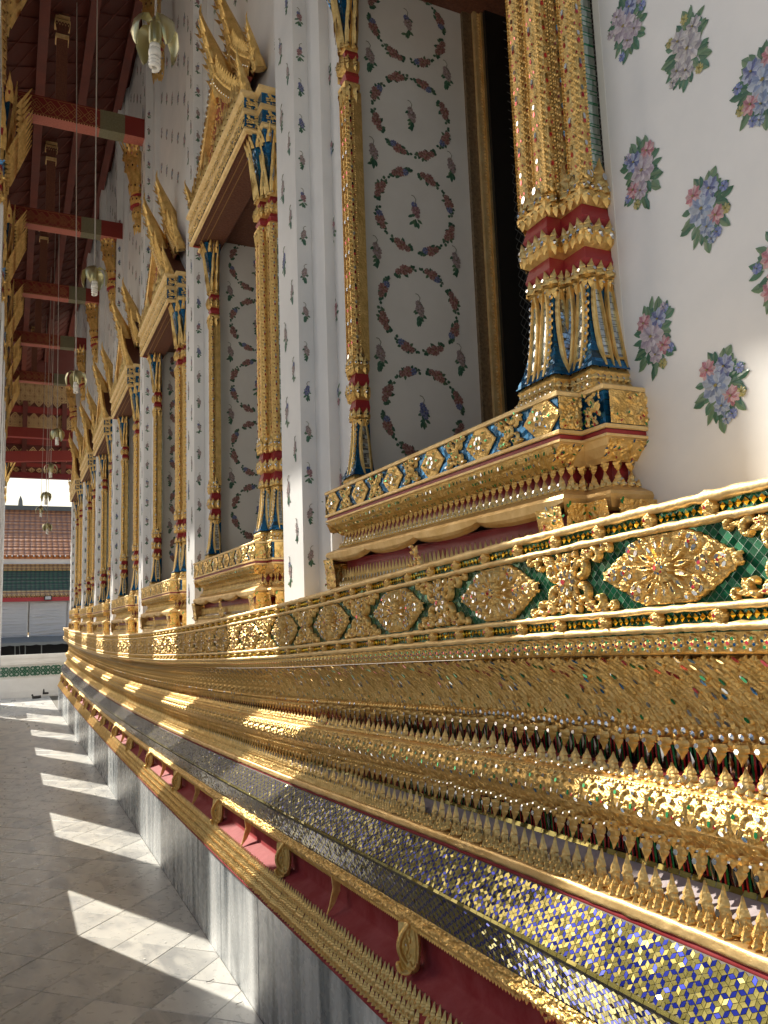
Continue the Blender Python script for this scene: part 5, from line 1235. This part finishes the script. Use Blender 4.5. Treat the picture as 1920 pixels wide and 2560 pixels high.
# ================================================================== BEYOND THE GALLERY
hall = thing('tiled_hall', 'far hall with a brown tiled roof above a green one edged in orange', 'hall', (4, 30, 0))
def H(name, V, F, m): return mk(name, np.array(V)-[4, 30, 0], F, m, hall)
Q4 = [(0, 1, 2, 3)]; X0, X1 = -14, 22
H('upper_roof', [(X0, 30, 4.13), (X1, 30, 4.13), (X1, 33, 6.16), (X0, 33, 6.16), (X0, 30.06, 4.02), (X1, 30.06, 4.02)], [(0, 1, 2, 3), (4, 5, 1, 0)], 'rooft')
H('ridge', MB().box(X0, X1, 32.95, 33.25, 6.12, 6.30).data()[0], MB().box(0, 1, 0, 1, 0, 1).F, 'ridge')
H('upper_wall', MB().box(X0+.5, X1-.5, 30.15, 33.5, 1.5, 4.05).data()[0], MB().box(0, 1, 0, 1, 0, 1).F, 'white')
H('orange_tile_border', [(X0, 29.72, 3.60), (X1, 29.72, 3.60), (X1, 30.05, 3.84), (X0, 30.05, 3.84)], Q4, 'roofo')
H('lower_roof', [(X0, 28.75, 2.86), (X1, 28.75, 2.86), (X1, 29.72, 3.60), (X0, 29.72, 3.60)], Q4, 'roofg')
H('orange_eave_tiles', [(X0, 28.5, 2.68), (X1, 28.5, 2.68), (X1, 28.75, 2.86), (X0, 28.75, 2.86)], Q4, 'roofo')
eb = MB()
for i in range(220):
    x = -6+i*.075; eb.tube([(x, 28.47, 2.655), (x, 28.56, 2.725)], .036, 8, 0, True)
    eb.tube([(x, 29.70, 3.585), (x, 29.78, 3.650)], .036, 8, 0, True)
V, F, m_, _t = eb.data(); o = mk('eave_tile_ends', V-[4, 30, 0], F, 'roofo', hall, stuff=True)
H('red_fascia', MB().box(X0, X1, 28.50, 28.56, 2.50, 2.635).data()[0], MB().box(0, 1, 0, 1, 0, 1).F, 'fred')
# eave fringe of small light gaps under the brown roof
b = MB()
for i in range(60):
    x = -3+i*.17; b.tube([(x, 29.97, 4.10), (x, 30.02, 4.13)], .022, 6, 0)
V, F, m_, _t = b.data(); mk('roof_edge_tiles', V-[4, 30, 0], F, 'white', hall, stuff=True)
# cloth screens
def cloth(x0, x1, z0, z1, y, seed, amp_=.05):
    rr = np.random.default_rng(seed); nu, nv = 60, 70; u = np.linspace(0, 1, nu); v = np.linspace(0, 1, nv); U, Vv = np.meshgrid(u, v); D = np.zeros_like(U)
    for _ in range(26):
        v0 = rr.uniform(.0, 1)**1.3; D += rr.uniform(.2, 1)*amp_*.5*np.exp(-((Vv-v0-.10*(U-.5)**2*rr.uniform(-1, 2)-rr.uniform(-.1, .1)*U)/.018)**2)*np.sin(PI*U)**.6
    D += amp_*.8*np.sin(U*5+seed)*.3; V = np.stack([x0+(x1-x0)*U, y-D, z1-(z1-z0)*Vv], -1).reshape(-1, 3)
    idx = np.arange(nu*nv).reshape(nv, nu); return V, np.stack([idx[:-1, :-1], idx[1:, :-1], idx[1:, 1:], idx[:-1, 1:]], -1).reshape(-1, 4)
for k, (a, c, l) in enumerate([(-2.4, .55, 'creased grey white sheet hanging left of the white post under the green roof'), (.62, 1.75, 'creased grey white sheet hanging right of the white post under the green roof'), (1.78, 6.0, 'plain grey white sheet hanging under the green roof near the temple wall')]):
    V, F = cloth(a, c, 1.32, 2.50, 28.7, 3+k); o = mk('cloth_sheet', V, F, 'cloth', smooth=True); tag(o, l, 'cloth sheet', 'sheets screening the far hall')
    bb = [V.min(0), V.max(0)]
tag(MB().box(.0, .16, 28.74, 28.9, -.42, 2.52).make('white_post', ['white']), 'slim white post between the hanging sheets under the green roof', 'post').location.x = .42
aw = thing('awning', 'grey awning with a scalloped edge over a dark stall behind the balustrade', 'awning', (.8, 27.6, 1.2))
V = []; F = []; n = 120
for i in range(n+1): x = -5+10*i/n; V += [(x, .6, .16), (x, -.35, -.005), (x, -.37, -.075-.028*abs(math.sin(x*8.5)))]
for i in range(n): a = i*3; F += [(a, a+1, a+4, a+3), (a+1, a+2, a+5, a+4)]
mk('canopy', V, F, 'awn', aw); b = MB(); b.box(-5, 5, .6, .9, -1.6, .1); b.make('dark_stall', ['black'], aw); b = MB()
for x in (-.55, -.28, .18, 1.2): b.tube([(x, -.2, -1.6), (x+random.uniform(-.05, .05), -.2, -.05)], .018, 5)
b.tube([(-.35, -.25, -1.5), (-.48, -.25, -.05)], .01, 4); b.make('stall_pole', ['awn'], aw)
fl_ = thing('floodlight', 'small rectangular floodlight fixed on the red fascia under the green roof', 'floodlight', (1.16, 28.44, 2.60))
b = MB(); b.box(-.115, .115, -.03, .04, -.075, .075); b.make('housing', ['dark'], fl_); b = MB(); b.box(-.085, .085, -.035, -.031, -.05, .05); b.make('lamp_glass', ['cloth'], fl_)
sp = MB(); sp.tube([(0, 0, 0), (0, 0, 3.1), (0, 0, 3.3), (0, 0, 3.75), (0, 0, 4.0)], [.05, .04, .14, .10, .005], 8); o = sp.make('roof_finial', ['ridge']); o.location = (.44, 48, 5.05); tag(o, 'tiny pointed finial rising above the grey roof ridge against the white sky', 'finial')
tag(put('finial_tower', MB().box(-.4, .4, -.4, .4, -5.47, .02).mesh('finial_tower', ['ridge']), None, (.44, 48, 5.05)), 'slim grey tower carrying the pointed finial, hidden behind the far roof', 'tower')
# clutter on the floor by the balustrade
cl = thing('pipe_fitting', 'small dark metal clamps on a pale pipe lying at the foot of the far balustrade', 'pipe', (.66, 20.2, 0))
b = MB(); b.tube([(-.02, .1, .05), (.5, .2, .06)], .018, 8); b.make('pale_pipe', ['cream'], cl)
b = MB(); b.tube([(-.12, 0, .03), (.06, .05, .035)], .03, 8); b.tube([(-.10, 0, .03), (-.13, 0, .10)], .022, 6); b.tube([(.10, .1, .10), (.22, .12, .10)], .024, 7); b.tube([(.12, .1, .10), (.12, .1, .20)], [.026, .012], 7); b.make('clamp', ['dark'], cl)
# leaf litter and petals on the floor
b = MB()
for (x, y) in [(.72, 4.15), (.66, 4.3), (.79, 4.05), (.84, 4.2), (.60, 4.0), (.77, 4.42), (.70, 4.60), (.81, 4.55), (.5, 4.1)]: b.add([(x, y, .002), (x+.010, y+.004, .003), (x+.007, y+.013, .004), (x-.003, y+.010, .002)], [(0, 1, 2, 3)])
o = b.make('fallen_petals', ['cream']); tag(o, 'few white petals fallen on the shaded marble floor near the plinth', 'petals')
b = MB(); b.tube([(.80, 3.62, .004), (.815, 3.615, .006), (.835, 3.63, .004)], .0016, 4); b.tube([(.86, 3.36, .004), (.88, 3.35, .01), (.89, 3.37, .004)], .0014, 4); o = b.make('dry_twig', ['dark']); tag(o, 'tiny dry twig lying on the sunlit marble floor against the plinth', 'twig')

# unseen cloister across the court, added to darken low sky light and mirror reflections
cl2 = thing('unseen_cloister_hall', 'long cloister hall across the court, out of view, added to darken the low sky light', 'hall', (-13.5, 10, 0))
b = MB(); b.box(-1.5, 0, -30, 17, -.42, 3.4); b.make('wall', ['cream'], cl2)
b = MB(); b.add([(.9, -31, 3.1), (.9, 18, 3.1), (-1.8, 18, 5.6), (-1.8, -31, 5.6), (-4.5, -31, 3.1), (-4.5, 18, 3.1)], [(0, 3, 2, 1), (3, 4, 5, 2)]); b.make('roof', ['rooft'], cl2)
for i in range(14):
    b = MB(); b.box(0.002, .03, -28+3.2*i, -26.2+3.2*i, .2, 2.6); b.make('window', ['black'], cl2)
    b = MB(); b.box(.5, .8, -29.2+3.2*i, -28.8+3.2*i, -.42, 3.15); b.make('post', ['white'], cl2)
